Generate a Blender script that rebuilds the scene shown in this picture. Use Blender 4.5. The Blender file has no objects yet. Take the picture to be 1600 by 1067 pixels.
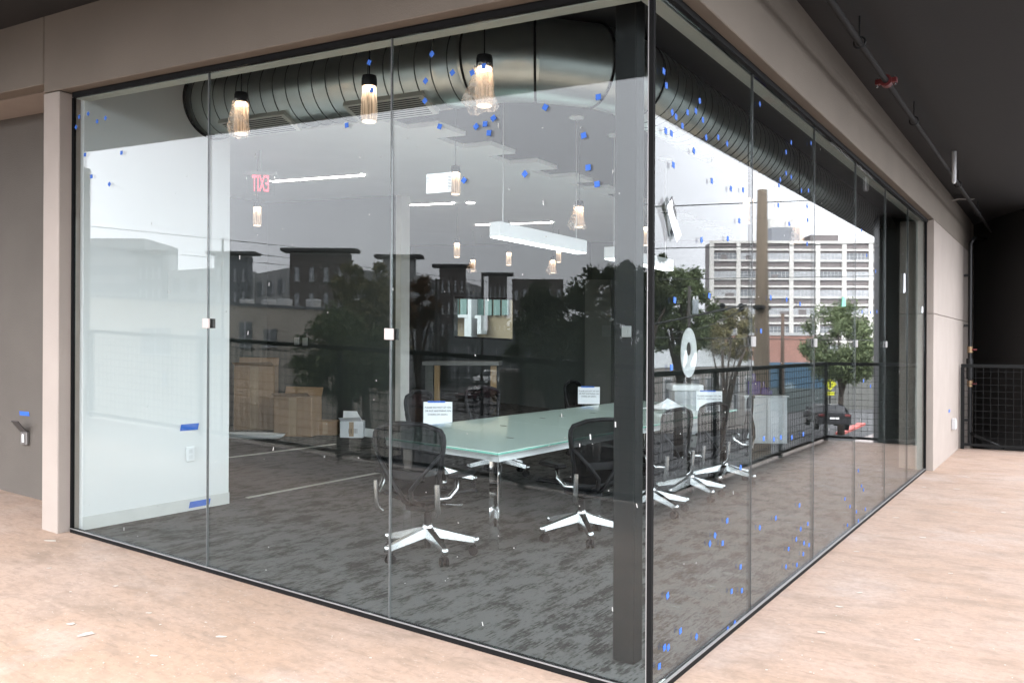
import bpy, bmesh, math, random
from mathutils import Vector, Matrix
random.seed(7)
scene = bpy.context.scene
col = scene.collection
PI = math.pi
R = math.radians

# ------------------------------------------------------------------ camera
CX, CY, CZ = 1.562, -3.556, 1.55
HEAD = R(32.8)
FX, FY = -math.sin(HEAD), math.cos(HEAD)
RX, RY = math.cos(HEAD), math.sin(HEAD)
FPX, ROLL = 1358.0, 0.0045
cam_d = bpy.data.cameras.new('camera')
cam = bpy.data.objects.new('camera', cam_d)
col.objects.link(cam)
cam.matrix_world = (Matrix.Translation((CX, CY, CZ)) @ Matrix.Rotation(HEAD, 4, 'Z')
                    @ Matrix.Rotation(PI / 2, 4, 'X') @ Matrix.Rotation(ROLL, 4, 'Z'))
cam_d.sensor_width = 36
cam_d.lens = 36 * FPX / 1600
cam_d.shift_y = 0.0041
cam_d.clip_start = 0.05
cam_d.clip_end = 3000
scene.camera = cam

# ------------------------------------------------------------------ sky, sun, exposure (overcast)
SUN_EL, SUN_AZ = R(48), R(218)
w = bpy.data.worlds.new('World')
scene.world = w
w.use_nodes = True
nt = w.node_tree
bg = nt.nodes['Background']
sky = nt.nodes.new('ShaderNodeTexSky')
sky.sky_type = 'NISHITA'
sky.sun_disc = False
sky.sun_elevation = SUN_EL
sky.sun_rotation = SUN_AZ
sky.dust_density = 4
sky.ozone_density = 1
hs = nt.nodes.new('ShaderNodeHueSaturation')
hs.inputs['Saturation'].default_value = 0.12
mixw = nt.nodes.new('ShaderNodeMix')
mixw.data_type = 'RGBA'
mixw.inputs['Factor'].default_value = 0.85
# overcast cloud cover: zenith three times as bright as the horizon all the way round
wtc = nt.nodes.new('ShaderNodeTexCoord')
wsx = nt.nodes.new('ShaderNodeSeparateXYZ')
nt.links.new(wtc.outputs['Generated'], wsx.inputs[0])
wmr = nt.nodes.new('ShaderNodeMapRange')
wmr.inputs['To Min'].default_value = 9.0
wmr.inputs['To Max'].default_value = 17.0
nt.links.new(wsx.outputs['Z'], wmr.inputs['Value'])
wmu = nt.nodes.new('ShaderNodeVectorMath')
wmu.operation = 'MULTIPLY'
wmu.inputs[0].default_value = (0.95, 0.97, 1.05)
nt.links.new(wmr.outputs[0], wmu.inputs[1])
wno = nt.nodes.new('ShaderNodeTexNoise')
wno.inputs['Scale'].default_value = 3.0
wno.inputs['Detail'].default_value = 5
nt.links.new(wtc.outputs['Generated'], wno.inputs['Vector'])
wcl = nt.nodes.new('ShaderNodeMapRange')
wcl.inputs['From Min'].default_value = 0.3
wcl.inputs['From Max'].default_value = 0.7
wcl.inputs['To Min'].default_value = 0.88
wcl.inputs['To Max'].default_value = 1.1
nt.links.new(wno.outputs['Fac'], wcl.inputs['Value'])
wm2 = nt.nodes.new('ShaderNodeVectorMath')
wm2.operation = 'SCALE'
nt.links.new(wmu.outputs[0], wm2.inputs[0])
nt.links.new(wcl.outputs[0], wm2.inputs['Scale'])
# the cloud is brighter on the side where the hidden sun stands
wdp = nt.nodes.new('ShaderNodeVectorMath')
wdp.operation = 'DOT_PRODUCT'
wdp.inputs[1].default_value = (math.sin(SUN_AZ), math.cos(SUN_AZ), 0)
nt.links.new(wtc.outputs['Generated'], wdp.inputs[0])
wgl = nt.nodes.new('ShaderNodeMath')
wgl.operation = 'MULTIPLY_ADD'
wgl.inputs[1].default_value = 0.19
wgl.inputs[2].default_value = 0.89
nt.links.new(wdp.outputs['Value'], wgl.inputs[0])
wm3 = nt.nodes.new('ShaderNodeVectorMath')
wm3.operation = 'SCALE'
nt.links.new(wm2.outputs[0], wm3.inputs[0])
nt.links.new(wgl.outputs[0], wm3.inputs['Scale'])
nt.links.new(wm3.outputs[0], mixw.inputs['B'])
nt.links.new(sky.outputs[0], hs.inputs['Color'])
nt.links.new(hs.outputs[0], mixw.inputs['A'])
nt.links.new(mixw.outputs['Result'], bg.inputs['Color'])
bg.inputs['Strength'].default_value = 0.142
sun_d = bpy.data.lights.new('sun', 'SUN')
sun_d.energy = 0.7
sun_d.angle = R(25)
sun_d.color = (1, 0.96, 0.9)
sun = bpy.data.objects.new('sun', sun_d)
col.objects.link(sun)
sd = Vector((math.sin(SUN_AZ) * math.cos(SUN_EL), math.cos(SUN_AZ) * math.cos(SUN_EL), math.sin(SUN_EL)))
sun.rotation_euler = sd.to_track_quat('Z', 'Y').to_euler()
vs = scene.view_settings
vs.view_transform = 'Standard'
vs.look = 'None'
vs.gamma = 1
vs.exposure = 2.35
vs.use_curve_mapping = False
scene.render.engine = 'CYCLES'
cy = scene.cycles
cy.use_denoising = True
cy.max_bounces = 14
cy.transparent_max_bounces = 24
cy.diffuse_bounces = 5
cy.glossy_bounces = 6
cy.transmission_bounces = 8
cy.caustics_reflective = False
cy.caustics_refractive = False
cy.sample_clamp_indirect = 6

# ------------------------------------------------------------------ measuring helpers
K = 0.0435
def S(x):                      # the terrace and the street fall gently towards the glass corner
    return -K * x if x < 0 else 0.0
def ray(px, py):
    t = (px - 800 + ROLL * (py - 540)) / FPX
    v = ((py - 540) - ROLL * (px - 800)) / FPX
    return FX + t * RX, FY + t * RY, -v
def P(px, py, D):
    a, b, c = ray(px, py)
    return Vector((CX + a * D, CY + b * D, CZ + c * D))
def onY(px, py, y0):
    a, b, c = ray(px, py)
    return P(px, py, (y0 - CY) / b)
def onX(px, py, x0):
    a, b, c = ray(px, py)
    return P(px, py, (x0 - CX) / a)
def onZ(px, py, h):            # on a surface h above the (sloping) floor
    D = 5.0
    a, b, c = ray(px, py)
    for _ in range(60):
        x = CX + a * D
        D = (h + S(x) - CZ) / c
    return P(px, py, D)
def un(p):
    return Vector((p[0], p[1], p[2] - S(p[0])))
def ML(p):
    return Vector((p[0], -p[1], p[2]))
def MR(p):
    return Vector((-p[0], p[1], p[2]))

# ------------------------------------------------------------------ materials
MATS = {}
def mat(name, color, rough=0.6, metal=0.0, var=0.12, scale=6.0, bump=0.0, bscale=60.0, spec=None, stretch=None):
    if name in MATS:
        return MATS[name]
    m = bpy.data.materials.new(name)
    m.use_nodes = True
    n, l = m.node_tree.nodes, m.node_tree.links
    b = n['Principled BSDF']
    b.inputs['Roughness'].default_value = rough
    b.inputs['Metallic'].default_value = metal
    if spec is not None:
        b.inputs['Specular IOR Level'].default_value = spec
    tc = n.new('ShaderNodeTexCoord')
    src = tc.outputs['Object']
    if stretch:
        mp = n.new('ShaderNodeMapping')
        mp.inputs['Scale'].default_value = stretch
        l.new(src, mp.inputs['Vector'])
        src = mp.outputs[0]
    no = n.new('ShaderNodeTexNoise')
    no.inputs['Scale'].default_value = scale
    no.inputs['Detail'].default_value = 5
    l.new(src, no.inputs['Vector'])
    mx = n.new('ShaderNodeMix')
    mx.data_type = 'RGBA'
    c = Vector(color[:3])
    mx.inputs['A'].default_value = (*(c * (1 - var)), 1)
    mx.inputs['B'].default_value = (*[min(1, q) for q in c * (1 + var)], 1)
    l.new(no.outputs['Fac'], mx.inputs['Factor'])
    l.new(mx.outputs['Result'], b.inputs['Base Color'])
    if bump:
        nb = n.new('ShaderNodeTexNoise')
        nb.inputs['Scale'].default_value = bscale
        nb.inputs['Detail'].default_value = 4
        l.new(src, nb.inputs['Vector'])
        bp = n.new('ShaderNodeBump')
        bp.inputs['Strength'].default_value = bump
        bp.inputs['Distance'].default_value = 0.01
        l.new(nb.outputs['Fac'], bp.inputs['Height'])
        l.new(bp.outputs[0], b.inputs['Normal'])
    MATS[name] = m
    return m
def emit(name, color, strength):
    m = bpy.data.materials.new(name)
    m.use_nodes = True
    n, l = m.node_tree.nodes, m.node_tree.links
    n.remove(n['Principled BSDF'])
    e = n.new('ShaderNodeEmission')
    e.inputs[0].default_value = (*color, 1)
    e.inputs[1].default_value = strength
    l.new(e.outputs[0], n['Material Output'].inputs[0])
    MATS[name] = m
    return m
def glass_mat(name, tint, ior=1.52, wave=0.0):
    """flat architectural glass: Fresnel mirror over clear transmission, on each face of a real slab"""
    m = bpy.data.materials.new(name)
    m.use_nodes = True
    n, l = m.node_tree.nodes, m.node_tree.links
    n.remove(n['Principled BSDF'])
    geo = n.new('ShaderNodeNewGeometry')
    io = n.new('ShaderNodeMix')
    io.data_type = 'FLOAT'
    io.inputs['A'].default_value = ior
    io.inputs['B'].default_value = 1 / ior
    l.new(geo.outputs['Backfacing'], io.inputs['Factor'])
    fr = n.new('ShaderNodeFresnel')
    l.new(io.outputs['Result'], fr.inputs['IOR'])
    tr = n.new('ShaderNodeBsdfTransparent')
    tr.inputs[0].default_value = (*tint, 1)
    gl = n.new('ShaderNodeBsdfGlossy')
    gl.inputs['Roughness'].default_value = 0.0
    if wave:
        tc = n.new('ShaderNodeTexCoord')
        no = n.new('ShaderNodeTexNoise')
        no.inputs['Scale'].default_value = 1.3
        no.inputs['Detail'].default_value = 1
        l.new(tc.outputs['Object'], no.inputs['Vector'])
        bp = n.new('ShaderNodeBump')
        bp.inputs['Strength'].default_value = wave
        bp.inputs['Distance'].default_value = 0.002
        l.new(no.outputs['Fac'], bp.inputs['Height'])
        l.new(bp.outputs[0], gl.inputs['Normal'])
    ms = n.new('ShaderNodeMixShader')
    l.new(fr.outputs[0], ms.inputs[0])
    l.new(tr.outputs[0], ms.inputs[1])
    l.new(gl.outputs[0], ms.inputs[2])
    l.new(ms.outputs[0], n['Material Output'].inputs[0])
    MATS[name] = m
    return m
def veil_mat(name, color, opacity, rough=0.4, scale=0.0):
    """semi see-through sheet (fabric mesh, plastic bag)"""
    m = bpy.data.materials.new(name)
    m.use_nodes = True
    n, l = m.node_tree.nodes, m.node_tree.links
    b = n['Principled BSDF']
    b.inputs['Base Color'].default_value = (*color, 1)
    b.inputs['Roughness'].default_value = rough
    b.inputs['Specular IOR Level'].default_value = 0.05
    tr = n.new('ShaderNodeBsdfTransparent')
    ms = n.new('ShaderNodeMixShader')
    ms.inputs[0].default_value = opacity
    if scale:
        tc = n.new('ShaderNodeTexCoord')
        no = n.new('ShaderNodeTexNoise')
        no.inputs['Scale'].default_value = scale
        l.new(tc.outputs['Object'], no.inputs['Vector'])
        mr = n.new('ShaderNodeMapRange')
        mr.inputs['From Min'].default_value = 0.35
        mr.inputs['From Max'].default_value = 0.7
        mr.inputs['To Min'].default_value = opacity * 0.4
        mr.inputs['To Max'].default_value = min(1, opacity * 1.6)
        l.new(no.outputs['Fac'], mr.inputs['Value'])
        l.new(mr.outputs[0], ms.inputs[0])
    l.new(tr.outputs[0], ms.inputs[1])
    l.new(b.outputs[0], ms.inputs[2])
    l.new(ms.outputs[0], n['Material Output'].inputs[0])
    MATS[name] = m
    return m

def concrete_floor_mat():
    m = bpy.data.materials.new('salmon_concrete')
    m.use_nodes = True
    n, l = m.node_tree.nodes, m.node_tree.links
    b = n['Principled BSDF']
    tc = n.new('ShaderNodeTexCoord')
    def noise(scale, detail, rot=0, st=(1, 1, 1), dist=0.0):
        mp = n.new('ShaderNodeMapping')
        mp.inputs['Scale'].default_value = st
        mp.inputs['Rotation'].default_value = (0, 0, rot)
        l.new(tc.outputs['Object'], mp.inputs['Vector'])
        no = n.new('ShaderNodeTexNoise')
        no.inputs['Scale'].default_value = scale
        no.inputs['Detail'].default_value = detail
        no.inputs['Roughness'].default_value = 0.65
        no.inputs['Distortion'].default_value = dist
        l.new(mp.outputs[0], no.inputs['Vector'])
        return no.outputs['Fac']
    def ramp(src, a, b_):
        r = n.new('ShaderNodeMapRange')
        r.inputs['From Min'].default_value = a
        r.inputs['From Max'].default_value = b_
        l.new(src, r.inputs['Value'])
        return r.outputs[0]
    def mix(f, a, b_, amt=None):
        x = n.new('ShaderNodeMix')
        x.data_type = 'RGBA'
        if amt is not None:
            mm = n.new('ShaderNodeMath')
            mm.operation = 'MULTIPLY'
            mm.inputs[1].default_value = amt
            l.new(f, mm.inputs[0])
            f = mm.outputs[0]
        l.new(f, x.inputs['Factor'])
        for key, v in (('A', a), ('B', b_)):
            if isinstance(v, tuple):
                x.inputs[key].default_value = (*v, 1)
            else:
                l.new(v, x.inputs[key])
        return x.outputs['Result']
    base = mix(ramp(noise(0.7, 6, dist=0.6), 0.35, 0.7), (0.409, 0.282, 0.204), (0.461, 0.346, 0.282))
    c2 = mix(ramp(noise(2.6, 9, 0.6, (1, 2.2, 1), 0.4), 0.48, 0.7), base, (0.263, 0.196, 0.148), 0.8)
    c3 = mix(ramp(noise(9, 10, -0.5, (1, 3.5, 1), 0.8), 0.53, 0.68), c2, (0.198, 0.152, 0.117), 0.5)
    c4 = mix(ramp(noise(1.2, 7, 1.1), 0.52, 0.75), c3, (0.488, 0.400, 0.353), 0.85)
    c4 = mix(ramp(noise(28, 10), 0.45, 0.68), c4, (0.250, 0.189, 0.148), 0.42)
    c5 = mix(ramp(noise(60, 4), 0.62, 0.72), c4, (0.579, 0.516, 0.465), 0.7)
    c6 = mix(ramp(noise(110, 3), 0.63, 0.72), c5, (0.145, 0.116, 0.091), 0.6)
    # hairline cracks
    mpv = n.new('ShaderNodeMapping')
    dn = n.new('ShaderNodeTexNoise')
    dn.inputs['Scale'].default_value = 2.2
    dn.inputs['Detail'].default_value = 6
    l.new(tc.outputs['Object'], dn.inputs['Vector'])
    av = n.new('ShaderNodeVectorMath')
    av.operation = 'MULTIPLY_ADD'
    av.inputs[1].default_value = (0.55, 0.55, 0)
    l.new(dn.outputs['Color'], av.inputs[0])
    l.new(tc.outputs['Object'], av.inputs[2])
    vo = n.new('ShaderNodeTexVoronoi')
    vo.feature = 'DISTANCE_TO_EDGE'
    vo.inputs['Scale'].default_value = 0.42
    l.new(av.outputs[0], vo.inputs['Vector'])
    c6 = mix(ramp(vo.outputs['Distance'], 0.004, 0.0012), c6, (0.15, 0.11, 0.085), 0.10)
    # floor colour darkened along the open edges to dim its reflection in the glass
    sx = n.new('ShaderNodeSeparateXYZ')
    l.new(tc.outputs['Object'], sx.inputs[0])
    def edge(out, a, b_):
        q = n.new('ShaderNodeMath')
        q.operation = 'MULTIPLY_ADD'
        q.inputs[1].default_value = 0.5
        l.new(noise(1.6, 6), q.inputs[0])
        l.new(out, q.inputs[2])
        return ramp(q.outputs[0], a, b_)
    dim_y = edge(sx.outputs[1], -2.2, -2.75)
    dim_x = edge(sx.outputs[0], 1.65, 1.95)
    edge_dim = n.new('ShaderNodeMath')
    edge_dim.operation = 'MAXIMUM'
    l.new(dim_y, edge_dim.inputs[0])
    l.new(dim_x, edge_dim.inputs[1])
    c6 = mix(edge_dim.outputs[0], c6, (0.17, 0.13, 0.105), 0.85)
    l.new(c6, b.inputs['Base Color'])
    rr = n.new('ShaderNodeMapRange')
    rr.inputs['To Min'].default_value = 0.42
    rr.inputs['To Max'].default_value = 0.75
    l.new(noise(3, 5), rr.inputs['Value'])
    l.new(rr.outputs[0], b.inputs['Roughness'])
    b.inputs['Specular IOR Level'].default_value = 0.35
    bp = n.new('ShaderNodeBump')
    bp.inputs['Strength'].default_value = 0.12
    bp.inputs['Distance'].default_value = 0.004
    l.new(noise(45, 6), bp.inputs['Height'])
    l.new(bp.outputs[0], b.inputs['Normal'])
    return m

def carpet_mat():
    m = bpy.data.materials.new('grey_carpet')
    m.use_nodes = True
    n, l = m.node_tree.nodes, m.node_tree.links
    b = n['Principled BSDF']
    b.inputs['Roughness'].default_value = 0.95
    b.inputs['Specular IOR Level'].default_value = 0.1
    tc = n.new('ShaderNodeTexCoord')
    # quarter-turned tiles: checker chooses the streak direction
    ck = n.new('ShaderNodeTexChecker')
    ck.inputs['Scale'].default_value = 2.0
    ck.inputs['Color1'].default_value = (0, 0, 0, 1)
    ck.inputs['Color2'].default_value = (1, 1, 1, 1)
    l.new(tc.outputs['Object'], ck.inputs['Vector'])
    def streak(st, scale, detail):
        mp = n.new('ShaderNodeMapping')
        mp.inputs['Scale'].default_value = st
        l.new(tc.outputs['Object'], mp.inputs['Vector'])
        no = n.new('ShaderNodeTexNoise')
        no.inputs['Scale'].default_value = scale
        no.inputs['Detail'].default_value = detail
        no.inputs['Roughness'].default_value = 0.7
        l.new(mp.outputs[0], no.inputs['Vector'])
        return no.outputs['Fac']
    # yarn rows 9 mm wide, each with its own dashes, over half-metre tiles
    sp_ = n.new('ShaderNodeSeparateXYZ')
    l.new(tc.outputs['Object'], sp_.inputs[0])
    def mth(op, a_, b_=None):
        q = n.new('ShaderNodeMath')
        q.operation = op
        for k_, v_ in enumerate((a_, b_)):
            if v_ is None:
                continue
            if isinstance(v_, (int, float)):
                q.inputs[k_].default_value = v_
            else:
                l.new(v_, q.inputs[k_])
        return q.outputs[0]
    def comb(x_, y_):
        q = n.new('ShaderNodeCombineXYZ')
        l.new(x_, q.inputs[0])
        l.new(y_, q.inputs[1])
        return q.outputs[0]
    def noi(vec, scale, detail, rough=.6):
        q = n.new('ShaderNodeTexNoise')
        q.inputs['Scale'].default_value = scale
        q.inputs['Detail'].default_value = detail
        q.inputs['Roughness'].default_value = rough
        l.new(vec, q.inputs['Vector'])
        return q.outputs['Fac']
    X, Y = sp_.outputs[0], sp_.outputs[1]
    row = mth('FLOOR', mth('MULTIPLY', X, 110))
    xs = mth('DIVIDE', row, 110)
    wn = n.new('ShaderNodeTexWhiteNoise')
    wn.noise_dimensions = '1D'
    l.new(row, wn.inputs['W'])
    tile = n.new('ShaderNodeTexWhiteNoise')
    tile.noise_dimensions = '2D'
    l.new(comb(mth('FLOOR', mth('MULTIPLY', X, 2)), mth('FLOOR', mth('MULTIPLY', Y, 2))), tile.inputs['Vector'])
    big = noi(comb(mth('MULTIPLY', xs, 9), mth('MULTIPLY', Y, 4)), 1.0, 3)
    dash = noi(comb(mth('MULTIPLY', row, 3.7), mth('MULTIPLY', Y, 14)), 1.0, 3)
    tot = mth('ADD', mth('ADD', big, mth('MULTIPLY', dash, 0.75)), mth('ADD', mth('MULTIPLY', wn.outputs['Value'], 0.10), mth('MULTIPLY', tile.outputs['Value'], 0.10)))
    r = n.new('ShaderNodeMapRange')
    r.inputs['From Min'].default_value = 0.84
    r.inputs['From Max'].default_value = 1.02
    l.new(tot, r.inputs['Value'])
    c = n.new('ShaderNodeMix')
    c.data_type = 'RGBA'
    c.inputs['A'].default_value = (0.028, 0.028, 0.027, 1)
    c.inputs['B'].default_value = (0.1, 0.099, 0.096, 1)
    l.new(r.outputs[0], c.inputs['Factor'])
    l.new(c.outputs['Result'], b.inputs['Base Color'])
    return m

def wood_pole_mat():
    return mat('weathered_pole', (0.15, 0.118, 0.085), 0.85, var=0.45, scale=6, stretch=(6, 6, 0.35), bump=0.3, bscale=25)

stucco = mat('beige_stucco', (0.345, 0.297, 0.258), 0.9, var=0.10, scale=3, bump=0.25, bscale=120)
beam_stucco = mat('shaded_stucco', (0.185, 0.156, 0.125), 0.9, var=0.16, scale=1.6, bump=0.25, bscale=120)  # pier stucco made darker, the beams' shade put into its colour
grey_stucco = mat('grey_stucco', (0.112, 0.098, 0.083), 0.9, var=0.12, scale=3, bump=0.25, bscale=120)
black_soffit = mat('black_soffit', (0.012, 0.011, 0.0108), 0.7, var=0.2, scale=1.5, bump=0.1, bscale=40)
black_wall = mat('black_wall', (0.012, 0.0115, 0.0115), 0.6, var=0.15, scale=2)
black_metal = mat('black_metal', (0.012, 0.012, 0.012), 0.42, 0.3, var=0.2, scale=14)
seal_black = mat('seal_black', (0.005, 0.005, 0.005), 0.75, var=0.2, spec=0.15)
rail_black = mat('rail_black', (0.007, 0.0075, 0.0075), 0.6, 0.0, var=0.2, scale=20, spec=0.2)
grey_edge = mat('anodised_edge', (0.26, 0.255, 0.25), 0.45, 0.3, var=0.1, scale=20)
white_paint = mat('white_paint', (0.7, 0.705, 0.695), 0.75, var=0.03, scale=3)
trim_paint = mat('trim_paint', (0.5, 0.51, 0.46), 0.7, var=0.05, scale=5)
ceil_white = mat('ceiling_white', (0.85, 0.85, 0.84), 0.9, var=0.06, scale=2)
deck_dark = mat('dark_deck', (0.028, 0.03, 0.031), 0.85, var=0.3, scale=2)
wall_dark = mat('charcoal_paint', (0.06, 0.07, 0.065), 0.85, var=0.1, scale=2)
wall_mid = mat('mid_grey_paint', (0.12, 0.125, 0.115), 0.85, var=0.08, scale=2)
col_grey = mat('column_grey', (0.012, 0.0125, 0.0125), 0.6, var=0.15, scale=6, spec=0.12)
duct_metal = mat('galvanised_steel', (0.5, 0.53, 0.51), 0.33, 0.95, var=0.25, scale=3.5, bump=0.08, bscale=9)
alum = mat('polished_aluminium', (0.5, 0.5, 0.5), 0.24, 1.0, var=0.05, scale=20)
chrome = mat('chrome', (0.8, 0.8, 0.8), 0.06, 1.0, var=0.02)
plastic_black = mat('black_plastic', (0.008, 0.008, 0.009), 0.5, var=0.2, scale=30, spec=0.15)
blue_tape = mat('blue_tape', (0.028, 0.125, 0.5), 0.65, var=0.18, scale=60)
white_plastic = mat('white_plastic', (0.75, 0.76, 0.76), 0.4, var=0.02)
paper = mat('white_paper', (0.82, 0.83, 0.85), 0.85, var=0.02, scale=10)
ink = mat('black_ink', (0.02, 0.02, 0.02), 0.8, var=0.05)
card = mat('cardboard', (0.3, 0.19, 0.11), 0.85, var=0.18, scale=7, bump=0.15, bscale=50)
wood = mat('raw_wood', (0.42, 0.28, 0.14), 0.7, var=0.25, scale=6, stretch=(12, 12, 1))
red_paint = mat('red_paint', (0.13, 0.014, 0.014), 0.5, var=0.15, scale=12)
brass = mat('brass', (0.3, 0.2, 0.11), 0.4, 0.5, var=0.1, scale=20)
steel_grey = mat('dull_steel_pipe', (0.014, 0.013, 0.0125), 0.6, 0.0, var=0.25, scale=10, spec=0.15)
frost_green = mat('frosted_green_glass', (0.6, 0.72, 0.66), 0.08, var=0.03, scale=3)
green_edge = mat('green_glass_edge', (0.2, 0.5, 0.4), 0.15, var=0.08, scale=9)
glass_main = glass_mat('clear_glass', (0.955, 0.985, 0.98), 1.375, wave=0.06)
glass_thin = glass_mat('plain_glass', (0.94, 0.97, 0.96), 1.5)
fabric_mesh = veil_mat('chair_mesh', (0.003, 0.0033, 0.0036), 0.92, 0.9)
bag = veil_mat('plastic_bag', (0.75, 0.68, 0.62), 0.34, 0.25, scale=30)
def shade_mat():
    m = bpy.data.materials.new('ribbed_lamp_glass')
    m.use_nodes = True
    n, l = m.node_tree.nodes, m.node_tree.links
    n.remove(n['Principled BSDF'])
    tc = n.new('ShaderNodeTexCoord')
    mp = n.new('ShaderNodeMapping')
    mp.inputs['Scale'].default_value = (90, 90, 4)
    l.new(tc.outputs['Object'], mp.inputs['Vector'])
    no = n.new('ShaderNodeTexNoise')
    no.inputs['Scale'].default_value = 1.0
    no.inputs['Detail'].default_value = 3
    l.new(mp.outputs[0], no.inputs['Vector'])
    mr = n.new('ShaderNodeMapRange')
    mr.inputs['From Min'].default_value = 0.35
    mr.inputs['From Max'].default_value = 0.65
    mr.inputs['To Min'].default_value = 0.18
    mr.inputs['To Max'].default_value = 0.75
    l.new(no.outputs['Fac'], mr.inputs['Value'])
    tr = n.new('ShaderNodeBsdfTransparent')
    tr.inputs[0].default_value = (0.9, 0.84, 0.78, 1)
    tl = n.new('ShaderNodeBsdfTranslucent')
    tl.inputs[0].default_value = (0.9, 0.8, 0.72, 1)
    ms = n.new('ShaderNodeMixShader')
    l.new(mr.outputs[0], ms.inputs[0])
    l.new(tr.outputs[0], ms.inputs[1])
    l.new(tl.outputs[0], ms.inputs[2])
    l.new(ms.outputs[0], n['Material Output'].inputs[0])
    return m
amber = shade_mat()
bulb = emit('warm_bulb', (1.0, 0.72, 0.5), 7.0)
glow = emit('warm_rim', (1.0, 0.72, 0.5), 0.5)
led = emit('led_diffuser', (1.0, 0.95, 0.88), 7.0)
led_soft = emit('led_lens', (0.95, 1.0, 0.97), 2.6)
red_glow = emit('exit_red', (1.0, 0.07, 0.11), 0.6)
asphalt = mat('asphalt', (0.06, 0.06, 0.06), 0.9, var=0.25, scale=0.6)
concrete_grey = mat('grey_concrete', (0.3, 0.28, 0.26), 0.9, var=0.15, scale=0.8)
far_white = mat('far_white_concrete', (0.66, 0.645, 0.6), 0.9, var=0.1, scale=0.4)
far_brick = mat('far_dark_brick', (0.2, 0.178, 0.175), 0.9, var=0.12, scale=1.5)
far_glass = mat('far_window_glass', (0.2, 0.21, 0.22), 0.15, var=0.5, scale=0.35)
apt_dark = mat('dark_brown_brick', (0.17, 0.15, 0.14), 0.9, var=0.12, scale=2)
apt_pale = mat('pale_panel', (0.42, 0.42, 0.41), 0.9, var=0.08, scale=1)
apt_grey = mat('slate_panel', (0.2, 0.21, 0.22), 0.9, var=0.1, scale=1)
pane_pale = mat('pale_window', (0.42, 0.44, 0.46), 0.15, var=0.3, scale=1.5)
old_wall = mat('stained_render', (0.52, 0.47, 0.4), 0.95, var=0.22, scale=0.9, bump=0.2, bscale=8)
red_brick = mat('red_brick', (0.32, 0.175, 0.14), 0.9, var=0.15, scale=2)

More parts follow.
